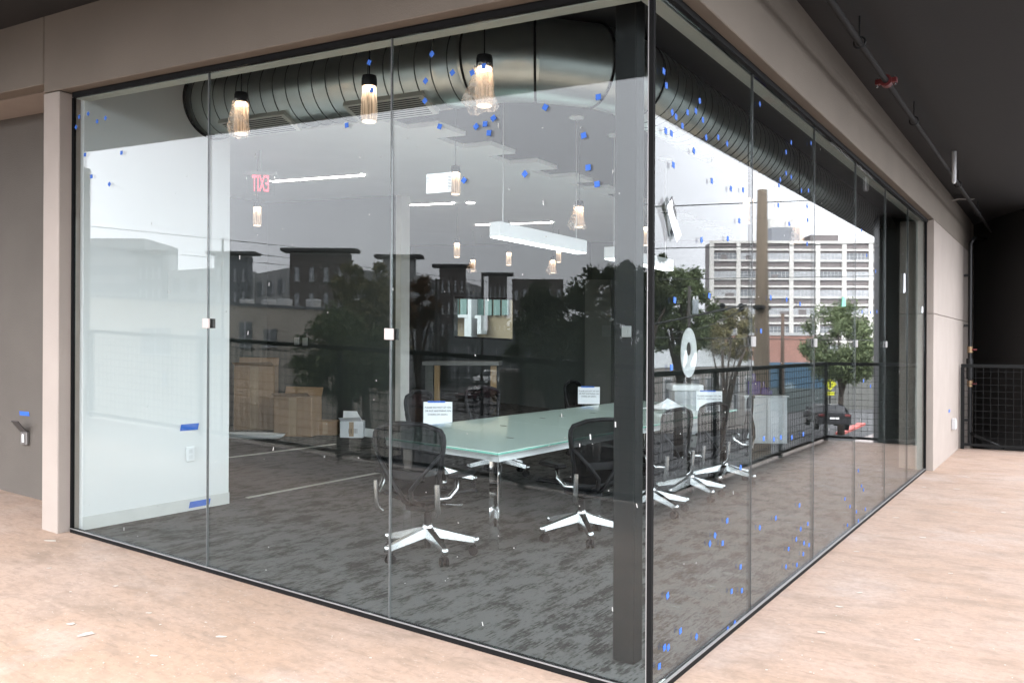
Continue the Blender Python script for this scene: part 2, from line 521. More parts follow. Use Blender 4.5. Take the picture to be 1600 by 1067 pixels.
# ------------------------------------------------------------------ mesh builder
class MB:
    def __init__(self):
        self.v, self.f = [], []
    def add(self, vs_, fs_):
        o = len(self.v)
        self.v += [tuple(p) for p in vs_]
        self.f += [tuple(i + o for i in f) for f in fs_]
        return self
    def box(self, x0, x1, y0, y1, z0, z1):
        x0, x1 = min(x0, x1), max(x0, x1); y0, y1 = min(y0, y1), max(y0, y1); z0, z1 = min(z0, z1), max(z0, z1)
        return self.add([(x0, y0, z0), (x1, y0, z0), (x1, y1, z0), (x0, y1, z0), (x0, y0, z1), (x1, y0, z1), (x1, y1, z1), (x0, y1, z1)],
                        [(3, 2, 1, 0), (4, 5, 6, 7), (0, 1, 5, 4), (1, 2, 6, 5), (2, 3, 7, 6), (3, 0, 4, 7)])
    def bev(self, x0, x1, y0, y1, z0, z1, b=0.004):
        """box with chamfered edges"""
        vs_ = []
        for sx in (0, 1):
            for sy in (0, 1):
                for sz in (0, 1):
                    X, Y, Z = (x0, x1)[sx], (y0, y1)[sy], (z0, z1)[sz]
                    dx, dy, dz = (b, -b)[sx], (b, -b)[sy], (b, -b)[sz]
                    vs_ += [(X, Y + dy, Z + dz), (X + dx, Y, Z + dz), (X + dx, Y + dy, Z)]
        bm = bmesh.new()
        for p in vs_:
            bm.verts.new(p)
        r = bmesh.ops.convex_hull(bm, input=bm.verts)
        bmesh.ops.dissolve_limit(bm, angle_limit=0.01, verts=bm.verts, edges=bm.edges)
        bm.verts.index_update()
        self.add([v.co for v in bm.verts], [[v.index for v in f.verts] for f in bm.faces])
        bm.free()
        return self
    def hexa(self, p):     # 8 corner points: 4 bottom, 4 top
        return self.add(p, [(3, 2, 1, 0), (4, 5, 6, 7), (0, 1, 5, 4), (1, 2, 6, 5), (2, 3, 7, 6), (3, 0, 4, 7)])
    def tube(self, pts, rad, seg=8, caps=True, closed=False):
        pts = [Vector(p) for p in pts]
        n = len(pts)
        rads = rad if isinstance(rad, (list, tuple)) else [rad] * n
        rings = []
        up = None
        for i, p in enumerate(pts):
            if closed:
                d = (pts[(i + 1) % n] - pts[i - 1])
            else:
                d = (pts[min(i + 1, n - 1)] - pts[max(i - 1, 0)])
            d.normalize()
            if up is None:
                up = d.orthogonal().normalized()
            else:
                up = (up - d * up.dot(d))
                up = up.normalized() if up.length > 1e-6 else d.orthogonal().normalized()
            sd_ = d.cross(up)
            rings.append([p + (up * math.cos(a) + sd_ * math.sin(a)) * rads[i] for a in [2 * PI * k / seg for k in range(seg)]])
        vs_ = [q for r in rings for q in r]
        fs_ = []
        for i in range(n if closed else n - 1):
            j = (i + 1) % n
            for k in range(seg):
                k2 = (k + 1) % seg
                fs_.append((i * seg + k, i * seg + k2, j * seg + k2, j * seg + k))
        if caps and not closed:
            fs_.append(tuple(range(seg - 1, -1, -1)))
            fs_.append(tuple((n - 1) * seg + k for k in range(seg)))
        return self.add(vs_, fs_)
    def lathe(self, prof, cx=0, cy_=0, seg=16):
        vs_, fs_ = [], []
        for r, z in prof:
            for k in range(seg):
                a = 2 * PI * k / seg
                vs_.append((cx + r * math.cos(a), cy_ + r * math.sin(a), z))
        for i in range(len(prof) - 1):
            for k in range(seg):
                k2 = (k + 1) % seg
                fs_.append((i * seg + k, i * seg + k2, (i + 1) * seg + k2, (i + 1) * seg + k))
        fs_.append(tuple(range(seg - 1, -1, -1)))
        fs_.append(tuple((len(prof) - 1) * seg + k for k in range(seg)))
        return self.add(vs_, fs_)
    def prism(self, poly, z0, z1):
        n = len(poly)
        vs_ = [(p[0], p[1], z0) for p in poly] + [(p[0], p[1], z1) for p in poly]
        fs_ = [tuple(range(n - 1, -1, -1)), tuple(range(n, 2 * n))]
        fs_ += [(i, (i + 1) % n, n + (i + 1) % n, n + i) for i in range(n)]
        return self.add(vs_, fs_)
    def mesh(self, name, shear=False, smooth=False, origin=None):
        o = Vector(origin) if origin is not None else Vector((0, 0, 0))
        vs_ = [(x - o.x, y - o.y, z + (S(x) if shear else 0) - o.z) for x, y, z in self.v]
        me = bpy.data.meshes.new(name)
        me.from_pydata(vs_, [], self.f)
        bm = bmesh.new()
        bm.from_mesh(me)
        bmesh.ops.recalc_face_normals(bm, faces=bm.faces)
        bm.to_mesh(me)
        bm.free()
        if smooth:
            me.polygons.foreach_set('use_smooth', [True] * len(me.polygons))
            if smooth is not True:
                me.set_sharp_from_angle(angle=R(smooth))
        return me
    def build(self, name, m, parent=None, shear=False, smooth=False, origin=None):
        return obj(name, self.mesh(name, shear, smooth, origin), m, parent, origin)
def obj(name, me, m=None, parent=None, loc=None):
    o = bpy.data.objects.new(name, me)
    col.objects.link(o)
    if m is not None and me is not None and not me.materials:
        me.materials.append(m)
    if parent is not None:
        o.parent = parent
    if loc is not None:
        o.location = loc
    return o
def tag(o, label=None, cat=None, group=None, kind=None):
    if label: o['label'] = label
    if cat: o['category'] = cat
    if group: o['group'] = group
    if kind: o['kind'] = kind
    return o
def thing(name, label, cat, loc=(0, 0, 0), rz=0, group=None):
    o = obj(name, None, None, None, loc)
    o.rotation_euler = (0, 0, rz)
    return tag(o, label, cat, group)
def copy_tree(o, parent=None):
    c = o.copy()
    col.objects.link(c)
    c.parent = parent
    for ch in list(o.children):
        copy_tree(ch, c)
    return c
def text_mesh(body, size, align='CENTER', bold=0.0):
    cu = bpy.data.curves.new('lettering', 'FONT')
    cu.body = body
    cu.size = size
    cu.align_x = align
    cu.align_y = 'CENTER'
    cu.resolution_u = 2
    cu.offset = bold
    t = bpy.data.objects.new('lettering_source', cu)
    col.objects.link(t)
    dg = bpy.context.evaluated_depsgraph_get()
    me = bpy.data.meshes.new_from_object(t.evaluated_get(dg))
    bpy.data.objects.remove(t)
    bpy.data.curves.remove(cu)
    me.materials.clear()
    return me

# ================================================================== THE BUILDING
GH = 3.125                      # height of the glass
LW, RW = 4.49, 8.46             # lengths of the two glazed sides
SOF = 3.67                      # soffit height
REC = 0.10                      # glass sits back from the stucco face
bld = thing('office_building', 'beige stucco office building with black soffit around the glass corner', 'building')

def part(name, m, shear=True, smooth=False, parent=None, **kw):
    def done(mb):
        return mb.build(name, m, parent or bld, shear, smooth)
    return done
# left pier, beam over the glass, wall left of the pier
MB().bev(-4.72, -LW - 0.025, -REC, 0.5, -0.05, GH + 0.03, 0.006).build('pier', stucco, bld, True)
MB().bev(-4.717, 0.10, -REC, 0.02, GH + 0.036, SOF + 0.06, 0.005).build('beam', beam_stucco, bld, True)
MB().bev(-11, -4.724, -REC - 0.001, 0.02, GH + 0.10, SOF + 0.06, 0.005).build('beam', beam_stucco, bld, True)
MB().box(-11, -4.73, 0.03, 0.52, GH + 0.10, GH + 0.2).build('alcove_soffit', stucco, bld, True)
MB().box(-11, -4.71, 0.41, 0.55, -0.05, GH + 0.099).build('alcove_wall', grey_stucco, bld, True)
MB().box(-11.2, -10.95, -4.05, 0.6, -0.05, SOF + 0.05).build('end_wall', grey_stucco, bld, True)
# right beam and wall beyond the glass, with its control joint
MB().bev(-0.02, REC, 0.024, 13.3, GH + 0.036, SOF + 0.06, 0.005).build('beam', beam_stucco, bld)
MB().bev(-0.3, REC, RW + 0.03, 13.3, 1.98, GH + 0.032, 0.004).build('wall_panel', stucco, bld)
MB().bev(-0.3, REC, RW + 0.03, 13.3, -0.05, 1.974, 0.004).build('wall_panel', stucco, bld)
# wing wall beyond the end railing (black)
a0, a1 = (0.02, 13.95), (1.10, 11.62)
MB().prism([a0, a1, (1.3, 12.3), (0.4, 14.3)], -4, SOF + 0.05).build('wing_wall', black_wall, bld)
MB().box(-0.3, 0.09, 13.31, 14.4, -4, SOF + 0.05).build('wall_return', stucco, bld)
# soffit slab and, above it, an unseen slab added to shade the floor
MB().box(-14, 1.66, -3.12, 16, SOF, SOF + 0.55).build('soffit_slab', black_soffit, bld, True)
MB().box(-14, 2.05, -3.95, 16, 4.22, 4.8).build('shade_slab', black_soffit, bld, True)
# interior
MB().box(-12, -0.02, 0.1, 11.6, SOF - 0.03, SOF - 0.006).build('ceiling_deck', deck_dark, bld, True)
# dropped white ceiling with a stepped edge
xe = []
y = 1.0
poly = [(-11.9, 1.0), (-4.52, 1.0), (-4.52, 2.0), (-3.35, 2.0)]
yy = 2.35
k = 0
while yy < 10.6:
    poly += [(-3.35 - 0.02 * k, yy), (-3.02 - 0.02 * k, yy), (-3.02 - 0.02 * k, yy + 0.42), (-3.35 - 0.02 * k, yy + 0.42)]
    yy += 0.86
    k += 1
poly += [(-3.5, 11.5), (-11.9, 11.5)]
MB().prism(poly, 3.30, 3.34).build('ceiling_panel', ceil_white, bld, True)
MB().box(-4.6, -4.47, 0.06, 1.36, 0.0, 3.63).build('partition_wall', white_paint, bld, True)
MB().box(-4.472, -4.462, 0.06, 1.362, 0.0, 0.10).build('baseboard', mat('baseboard', (0.6, 0.6, 0.57), 0.5), bld, True)
MB().box(-8.75, -8.6, 1.3, 5.5, 0, 3.3).build('interior_wall', wall_dark, bld, True)
MB().box(-8.6, -4.6, 1.2, 1.34, 0, 3.3).build('interior_wall', wall_dark, bld, True)
MB().box(-8.6, -6.07, 5.42, 5.56, 0, 3.3).build('interior_wall', wall_dark, bld, True)
MB().box(-6.07, -5.98, 5.40, 5.58, 0, 3.3).build('wall_end_trim', mat('warm_white', (0.62, 0.6, 0.56), 0.7), bld, True)
MB().box(-8.6, -6.08, 5.40, 5.419, 0, 0.12).build('baseboard', white_paint, bld, True)
# back wall with a window opening
wx0, wx1 = un(onY(709, 463, 11.5)).x, un(onY(801, 463, 11.5)).x
wz0, wz1 = un(onY(755, 530, 11.5)).z, un(onY(755, 464, 11.5)).z
MB().box(-12, wx0, 11.5, 11.65, 0, 3.65).box(wx1, -0.3, 11.5, 11.65, 0, 3.65).box(wx0, wx1, 11.5, 11.65, 0, wz0).box(wx0, wx1, 11.5, 11.65, wz1, 3.65).build('interior_wall', wall_dark, bld, True)
MB().box(-12, -11.85, 0.5, 11.5, 0, 3.65).build('interior_wall', wall_dark, bld, True)
MB().box(-12, -8.6, 0.56, 0.7, 0, 3.65).build('interior_wall', wall_dark, bld, True)
p0, p1 = onY(917, 640, 11.3), onY(958, 640, 11.3)
MB().box(p0.x, p1.x, 11.2, 11.49, 0, 2.55).build('wall_pier', wall_mid, bld, True)
MB().box(onY(812, 500, 11.4).x, p0.x - 0.02, 11.35, 11.49, 0, 3.64).build('wall_panel', wall_dark, bld, True)
# steel column by the corner
MB().bev(-0.325, -0.21, 0.29, 0.39, 0.0, SOF - 0.03, 0.006).build('steel_column', col_grey, bld, True)
# trim board round the head of the glass (inside)
MB().box(-LW, -0.10, 0.016, 0.095, GH - 0.005, GH + 0.04).build('head_trim', trim_paint, bld, True)
MB().box(-0.095, -0.016, 0.016, RW, GH - 0.006, GH + 0.04).build('head_trim', trim_paint, bld, True)
MB().box(-0.1, -0.022, RW - 0.02, RW + 0.03, 0, GH).build('jamb_trim', trim_paint, bld)
MB().box(-0.6, -0.11, RW + 0.3, RW + 0.4, 0, GH).build('return_wall', wall_dark, bld)

# floors
MB().box(-11.2, 1.98, -3.95, 0.0, -0.2, 0.0).box(0.0, 1.98, 0.0, 13.3, -0.2, 0.0).box(-11.2, -4.5, 0.0, 0.5, -0.2, 0.0)
fl = MB()
fl.add([(-11.2, -3.95, 0), (0, -3.95, 0), (1.98, -3.95, 0), (1.98, 0, 0), (1.98, 11.55, 0), (0, 11.55, 0), (0, 0, 0), (-11.2, 0.45, 0), (0, -0.0, 0),
        (-4.5, 0.0, 0), (-4.5, 0.45, 0)],
       [(0, 1, 6, 9, 10, 7), (1, 2, 3, 6), (3, 4, 5, 6)])
fl.add([(-11.2, -3.95, -0.25), (0, -3.95, -0.25), (1.98, -3.95, -0.25), (1.98, 11.55, -0.25), (0, 11.55, -0.25)] +
       [(-11.2, -3.95, -0.001), (0, -3.95, -0.001), (1.98, -3.95, -0.001), (1.98, 11.55, -0.001), (0, 11.55, -0.001)],
       [(0, 1, 6, 5), (1, 2, 7, 6), (2, 3, 8, 7), (3, 4, 9, 8)])
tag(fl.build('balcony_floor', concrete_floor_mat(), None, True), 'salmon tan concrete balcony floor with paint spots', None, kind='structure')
tag(MB().add([(-12, 0.45, 0.004), (-4.55, 0.45, 0.004), (-4.55, 0, 0.004), (0, 0, 0.004), (0, 11.6, 0.004), (-12, 11.6, 0.004)], [(0, 1, 2, 3, 4, 5)]).build('carpet', carpet_mat(), None, True),
    'dark grey streaked carpet inside the glass room', None, kind='structure')

# paint spots and scraps on the balcony floor
sp = MB()
spots = [(133, 992, .10, .03, .9), (80, 845, .10, .025, 0), (77, 888, .04, .015, 0), (181, 916, .03, .012, 0), (233, 958, .035, .012, 0), (240, 1025, .05, .012, 0),
         (346, 995, .05, .02, .2), (1343, 926, .05, .018, 0), (1311, 948, .06, .016, -.5), (1282, 988, .05, .02, -.4), (1434, 1000, .04, .015, 0), (1485, 896, .04, .012, 0),
         (1508, 745, .06, .02, 0), (1495, 764, .08, .02, 0), (1512, 746, .05, .015, 0), (1442, 840, .07, .02, 0), (1370, 817, .06, .02, 0), (1492, 800, .06, .015, 0),
         (1400, 809, .07, .02, 0), (1444, 761, .06, .02, 0), (1338, 862, .05, .015, 0), (1520, 830, .05, .015, 0), (1568, 801, .06, .02, 0), (1455, 740, .05, .02, 0),
         (98, 835, .05, .02, 0), (110, 975, .05, .02, 0)]
rs = random.Random(3)
for i in range(130):
    spots.append((rs.choice([rs.uniform(20, 600), rs.uniform(1100, 1590)]), rs.uniform(830, 1060), rs.uniform(.004, .016), rs.uniform(.003, .008), rs.uniform(-1, 1)))
for px, py, a_, b_, an in spots:
    p = onZ(px, py, 0)
    if p.y > -0.13 and p.x < 0.13:
        continue
    n_ = 9
    ring = []
    ang = HEAD + an
    for k_ in range(n_):
        t = 2 * PI * k_ / n_
        r_ = rs.uniform(0.6, 1.15)
        u, v_ = a_ * 0.5 * r_ * math.cos(t), b_ * .75 * r_ * math.sin(t)
        ring.append((p.x + u * math.cos(ang) - v_ * math.sin(ang), p.y + u * math.sin(ang) + v_ * math.cos(ang)))
    sp.prism(ring, 0.0035, 0.005)
tag(sp.build('paint_spots', mat('dried_paint', (0.55, 0.5, 0.44), 0.7), None, True), 'white dried paint spots scattered over the concrete floor', 'paint spots', kind='stuff')

# ------------------------------------------------------------------ the two glass walls
gwl = thing('glass_wall', 'left glass wall of three tall frameless panes', 'glass wall')
gwr = thing('glass_wall', 'right glass wall of six tall frameless panes receding beside the walkway', 'glass wall')
JL = [0.012, 1.5, 3.0, LW - 0.02]
for i in range(3):
    MB().box(-JL[i + 1] + 0.004, -JL[i] - 0.004, -0.006, 0.006, 0.03, GH - 0.002).build('pane', glass_main, gwl, True)
JR = [0.012, 1.417, 2.86, 4.27, 5.68, 7.08, RW - 0.02]
for i in range(6):
    MB().box(-0.006, 0.006, JR[i] + 0.004, JR[i + 1] - 0.004, 0.03, GH - 0.002).build('pane', glass_main, gwr)
joint = mat('joint_silicone', (0.1, 0.105, 0.105), 0.35, var=0.3, scale=30)
joint_dark = mat('joint_dark', (0.03, 0.032, 0.032), 0.4, var=0.3, scale=30)
for j in JL[1:3]:
    MB().box(-j - 0.003, -j + 0.003, -0.0075, 0.0075, 0.03, GH - 0.003).build('joint_seal', joint, gwl, True)
for j in JR[1:-1]:
    MB().box(-0.0075, 0.0075, j - 0.0025, j + 0.0025, 0.03, GH - 0.003).build('joint_seal', joint_dark, gwr)
MB().box(-0.011, 0.011, -0.011, 0.011, 0.028, GH + 0.05).build('corner_seal', seal_black, gwl)
MB().box(-0.0165, -0.0112, -0.009, 0.009, 0.03, GH).build('glass_edge', grey_edge, gwl)
# channels
MB().box(-LW, 0.02, -0.022, 0.022, -0.01, 0.026).build('sill_channel', seal_black, gwl, True)
MB().box(-LW, 0.02, -0.0235, -0.0145, 0.0262, 0.031).build('sill_edge', grey_edge, gwl, True)
MB().box(-0.022, 0.022, 0.02, RW, -0.01, 0.026).build('sill_channel', seal_black, gwr)
MB().box(0.0095, 0.0235, 0.02, RW, 0.0262, 0.031).build('sill_edge', grey_edge, gwr)
MB().box(-LW, 0.03, -0.02, 0.012, GH, GH + 0.034).build('head_channel', seal_black, gwl, True)
MB().box(-0.012, 0.03, 0.03, RW + 0.02, GH, GH + 0.034).build('head_channel', seal_black, gwr)
MB().box(-LW - 0.024, -LW, -0.008, 0.012, 0.0, GH).build('jamb', seal_black, gwl, True)
MB().box(-0.02, 0.02, RW - 0.015, RW + 0.035, 0.0, GH).build('jamb', seal_black, gwr)
# square clamps across the joints
for px, py, j in ((325, 505, 3.0), (611, 522, 1.5)):
    p = un(onY(px, py, 0))
    MB().bev(-j - 0.03, -j + 0.03, -0.022, -0.009, p.z - 0.03, p.z + 0.03, 0.002).build('clamp', mat('clamp_pink_steel', (0.5, 0.43, 0.4), 0.4, 0.2), gwl, True)
    MB().box(-j - 0.03, -j + 0.03, 0.009, 0.03, p.z - 0.03, p.z + 0.03).build('clamp', black_metal, gwl, True)
for j, py in ((1.417, 540), (2.86, 541), (4.27, 542), (5.68, 543)):
    z = 1.58
    MB().bev(0.009, 0.022, j - 0.03, j + 0.03, z - 0.03, z + 0.03, 0.002).build('clamp', mat('clamp_steel', (0.3, 0.29, 0.28), 0.4, 0.3), gwr)
    MB().box(-0.03, -0.009, j - 0.03, j + 0.03, z - 0.03, z + 0.03).build('clamp', black_metal, gwr)

# ------------------------------------------------------------------ duct
duct = thing('spiral_duct', 'round galvanised spiral air duct bending round the glass corner', 'duct')
DR, DZ, DY, DX = 0.27, 3.345, 1.17, -1.0
path = [(-4.47, DY), (-1.75, DY)]
er = 0.75
arc = []
for k in range(1, 7):
    a_ = -PI / 2 + (PI / 2) * k / 6
    arc.append((-1.75 + er * math.cos(a_), DY + er + er * math.sin(a_)))
def cyl_run(p0_, p1_, seg=32):
    d = (Vector(p1_) - Vector(p0_)).length
    return [Vector(p0_).lerp(Vector(p1_), i / 8) for i in range(9)]
z_ = DZ
MB().tube([(x, DY, z_) for x in [-4.6 + (-1.75 + 4.6) * i / 10 for i in range(11)]], DR, 40).build('straight_section', duct_metal, duct, True, True)
MB().tube([(DX, y_, z_) for y_ in [DY + er + i * 1.0 for i in range(10)]], DR, 40).build('straight_section', duct_metal, duct, True, True)
allp = [(-1.75, DY)] + arc
ez = [allp[0]] + [allp[i] for i in (1, 3, 5)] + [allp[6]]
MB().tube([(-1.76, DY, z_), (-1.6, DY, z_)] + [(x_, y_, z_) for x_, y_ in allp[2:6:2]] + [(DX, DY + er - .1, z_), (DX, DY + er + .02, z_)], DR - 0.002, 40).build('elbow', duct_metal, duct, True, 12)
for i in (0, 2, 4, 6):
    c0 = Vector((*allp[i], z_))
    tdir = (Vector((*allp[min(i + 1, 6)], 0)) - Vector((*allp[max(i - 1, 0)], 0))).normalized()
    sdv = tdir.cross(Vector((0, 0, 1)))
    MB().tube([c0 + (sdv * math.cos(t) + Vector((0, 0, 1)) * math.sin(t)) * DR for t in [2 * PI * k / 40 for k in range(40)]], 0.008, 6, closed=True).build('elbow_seam', steel_grey, duct, True, True)
seam = mat('seam_dark', (0.1, 0.11, 0.105), 0.5, 0.7, var=0.2)  # dark steel of the spiral seams
def helix(fn, turns, seg=36):
    return [fn(i / seg) for i in range(int(turns * seg) + 1)]
pitch = 0.135
MB().tube(helix(lambda t: (-4.45 + pitch * t, DY + DR * 1.003 * math.cos(-2 * PI * t), z_ + DR * 1.003 * math.sin(-2 * PI * t)), 19.8), 0.0045, 5).build('spiral_seam', seam, duct, True, True)
MB().tube(helix(lambda t: (DX + DR * 1.003 * math.cos(2 * PI * t), DY + er + 0.05 + pitch * t, z_ + DR * 1.003 * math.sin(2 * PI * t)), 64), 0.0045, 5).build('spiral_seam', seam, duct, True, True)
# flange where the duct passes the partition
MB().tube([(-4.462, DY + (DR + .006) * math.cos(t), z_ + (DR + .006) * math.sin(t)) for t in [2 * PI * k / 40 for k in range(40)]], 0.012, 6, closed=True).build('collar', steel_grey, duct, True, True)
# supply grilles under the duct
reg_m = mat('grille_frame', (0.5, 0.51, 0.47), 0.5, 0.3)
for xa, xb in ((onY(345, 195, 1.0).x, onY(448, 190, 1.0).x), (onY(540, 170, 1.0).x, onY(664, 160, 1.0).x)):
    g = MB()
    q = []
    for x in (xa, xb):
        q.append([(x, DY - 0.20, z_ - 0.225), (x, DY - 0.02, z_ - 0.31), (x, DY - 0.01, z_ - 0.27), (x, DY - 0.19, z_ - 0.19)])
    g.add(q[0] + q[1], [(0, 1, 2, 3), (7, 6, 5, 4), (0, 4, 5, 1), (1, 5, 6, 2), (2, 6, 7, 3), (3, 7, 4, 0)])
    gr_ = g.build('grille', reg_m, duct, True)
    sl = MB()
    nrm = Vector((0, -0.085, -0.18)).normalized()
    for k in range(9):
        f_ = 0.1 + 0.8 * k / 8
        c_ = Vector((0, DY - 0.20 + 0.18 * f_, z_ - 0.225 - 0.085 * f_)) + nrm * 0.003
        d_ = Vector((0, 0.18, -0.085)).normalized() * 0.005
        sl.add([(xa + .04, *(c_ - d_)[1:]), (xb - .04, *(c_ - d_)[1:]), (xb - .04, *(c_ + d_)[1:]), (xa + .04, *(c_ + d_)[1:])], [(0, 1, 2, 3)])
    sl.build('slot', mat('slot_dark', (0.02, 0.02, 0.02), 0.6), gr_, True)

# ------------------------------------------------------------------ pendant lamps
def make_pendant(style):
    """bag: 0 plain, 1 bag hangs left, 2 bag flares"""
    root = thing('pendant_lamp', 'x', 'lamp')
    MB().lathe([(0.042, 0.02), (0.047, 0.0), (0.048, -0.035), (0.044, -0.045)], seg=18).build('cap', plastic_black, root, smooth=40)
    MB().lathe([(0.041, -0.046), (0.044, -0.09), (0.050, -0.16), (0.051, -0.22), (0.046, -0.252), (0.04, -0.256)], seg=18).build('glass_shade', amber, root, smooth=40)
    MB().lathe([(0.026, -0.047), (0.032, -0.052), (0.03, -0.06), (0.012, -0.066)], seg=14).build('bulb', bulb, root, smooth=True)
    MB().lathe([(0.040, -0.258), (0.044, -0.262), (0.036, -0.266), (0.0, -0.262)], seg=16).build('rim', glow, root, smooth=True)
    MB().tube([(0, 0, 0.02), (0, 0, 0.75)], 0.004, 6).build('cord', plastic_black, root)
    if style:
        r2 = random.Random(style)
        prof = []
        vs_, fs_ = [], []
        zs = [-0.03, -0.08, -0.14, -0.2, -0.25, -0.275]
        rr = [0.053, 0.056, 0.062, 0.07, 0.07, 0.06] if style == 1 else [0.053, 0.057, 0.07, 0.085, 0.10, 0.085]
        n_ = 14
        for z0, r0 in zip(zs, rr):
            for k in range(n_):
                a_ = 2 * PI * k / n_
                rr_ = r0 * (1 + 0.18 * math.sin(3 * a_ + z0 * 30 + style) * (abs(z0) / 0.25)) + r2.uniform(-.004, .004)
                vs_.append((rr_ * math.cos(a_) - (0.03 * abs(z0) / 0.25 if style == 1 else 0.035 * abs(z0) / 0.25), rr_ * math.sin(a_), z0 + r2.uniform(-.012, .012) * (abs(z0) / .25)))
        for i in range(len(zs) - 1):
            for k in range(n_):
                k2 = (k + 1) % n_
                fs_.append((i * n_ + k, i * n_ + k2, (i + 1) * n_ + k2, (i + 1) * n_ + k))
        MB().add(vs_, fs_).build('plastic_bag', bag, root, smooth=True)
    return root
pend = []
for i, (px, py, lab, st, y0) in enumerate([(377, 150, 'leftmost near pendant lamp with black cap, glowing warm in front of the duct', 1, .45),
                                           (577, 124, 'middle near pendant lamp with black cap, glowing warm in front of the duct', 0, .45),
                                           (757, 93, 'pendant lamp in flaring plastic bag, rightmost of three in front of the duct', 2, .45)]):
    pend.append((onY(px, py, y0), lab, st))
far_p = [(712, 263, 8.0, 'pendant lamp beside the white printed label on the left glass', 0),
         (905, 317, 8.6, 'pendant lamp in loose bag just left of the dark steel column', 2),
         (402, 318, 9.4, 'pendant lamp hanging just below the red exit sign', 0),
         (714, 376, 12.6, 'small far pendant lamp above the back window, leftmost of the pair', 0),
         (739, 403, 15.8, 'small far pendant lamp lowest above the back window', 2),
         (795, 391, 14.0, 'small far pendant lamp under the left end of the white linear light', 0),
         (864, 403, 14.0, 'small far pendant lamp under the middle of the white linear light', 2),
         (873, 388, 15.0, 'small far pendant lamp half hidden by the white linear light', 0),
         (1010, 350, 9.8, 'pendant lamp seen right at the black glass corner seal', 0),
         (1169, 302, 7.0, 'pendant lamp seen through the right glass beside the utility pole reflection', 0),
         (1249, 341, 8.6, 'pendant lamp in front of the rooftop box reflection on the right glass', 1)]
protos = {s_: None for s_ in (0, 1, 2)}
for px, py, D, lab, st in far_p:
    pend.append((P(px, py, D), lab, st))
for i, (p, lab, st) in enumerate(pend):
    if protos[st] is None:
        protos[st] = make_pendant(st)
        o = protos[st]
    else:
        o = copy_tree(protos[st])
    o.location = p
    o['label'] = lab
    o['group'] = 'pendant lamps in the glass room'
    if i > 2:
        s_ = 0.92
        o.scale = (s_, s_, s_)

# ------------------------------------------------------------------ linear lights
def linear_light(y0, y1, label):
    x0 = -2.45
    o = thing('linear_light', label, 'light', (x0, y0, 2.34 + S(x0)), 0, 'white suspended linear lights over the table')
    MB().bev(-0.055, 0.055, 0, y1 - y0, 0.004, 0.125, 0.003).build('housing', white_plastic, o)
    MB().box(-0.048, 0.048, 0.01, y1 - y0 - 0.01, -0.002, 0.0035).build('diffuser', led_soft, o)
    for yy_ in (0.12, y1 - y0 - 0.12):
        MB().tube([(0, yy_, 0.125), (0, yy_, 1.3)], 0.004, 6).build('cable', white_plastic, o)
        MB().lathe([(0.07, 1.29), (0.075, 1.3), (0.07, 1.31)], 0, yy_, 20).build('canopy', white_plastic, o)
    return o
linear_light(2.4, 3.92, 'long white suspended linear light over the near half of the glass table')
linear_light(4.5, 6.1, 'white suspended linear light over the far table half, cut by the steel column')
for (pa, pb, lab) in [((425, 283), (567, 273), 'longest recessed ceiling light strip, right of the exit sign'),
                      ((616, 321), (708, 317), 'recessed ceiling light strip above the white wall end trim'),
                      ((745, 351), (862, 347), 'recessed ceiling light strip just above the suspended linear light')]:
    A, B_ = onZ(*pa, 3.295), onZ(*pb, 3.295)
    A, B_ = un(A), un(B_)
    d = (B_ - A)
    d.z = 0
    nrm = Vector((-d.y, d.x, 0)).normalized() * 0.035
    ls = thing('light_strip', lab, 'light', group='recessed ceiling light strips')
    e_ = MB()
    pts = [A - nrm, B_ - nrm, B_ + nrm, A + nrm]
    e_.hexa([(q.x, q.y, 3.285) for q in pts] + [(q.x, q.y, 3.299) for q in pts])
    e_.build('diffuser', led, ls, True)
    nr2 = nrm * 1.25
    fr_ = MB()
    for s_ in (-1, 1):
        q = [A + nr2 * s_, B_ + nr2 * s_, B_ + nrm * s_ * 1.02, A + nrm * s_ * 1.02]
        fr_.hexa([(w_.x, w_.y, 3.288) for w_ in q] + [(w_.x, w_.y, 3.2995) for w_ in q])
    fr_.build('frame', white_plastic, ls, True)
p = un(onZ(735, 316, 3.295))
dl = thing('downlight', 'tiny recessed downlight between the ceiling light strips', 'light', (p.x, p.y, 3.29 + S(p.x)))
MB().lathe([(0.07, -0.006), (0.08, 0.0), (0.08, 0.008)], seg=16).build('ring', white_plastic, dl)
MB().lathe([(0.06, -0.009), (0.06, -0.0065)], seg=16).build('lens', led, dl)

# exit sign (clear panel, read from the far side)
p = P(407, 288, 8.9)
ex = thing('exit_sign', 'clear exit sign with red letters seen from behind, reading backwards', 'exit sign', p, HEAD + 0.12)
MB().bev(-0.14, 0.14, -0.006, 0.006, -0.11, 0.09, 0.003).build('panel', glass_thin, ex)
t_ = obj('lettering', text_mesh('EXIT', 0.235, bold=0.001), red_glow, ex, (0, 0.009, -0.0))
t_.rotation_euler = (PI / 2, 0, PI)
t_.scale = (0.36, 1, 1)
MB().box(-0.16, 0.16, -0.02, 0.02, 0.092, 0.13).build('housing', white_plastic, ex)
MB().tube([(0, 0, 0.13), (0, 0, 0.5)], 0.008, 6).build('stem', white_plastic, ex)

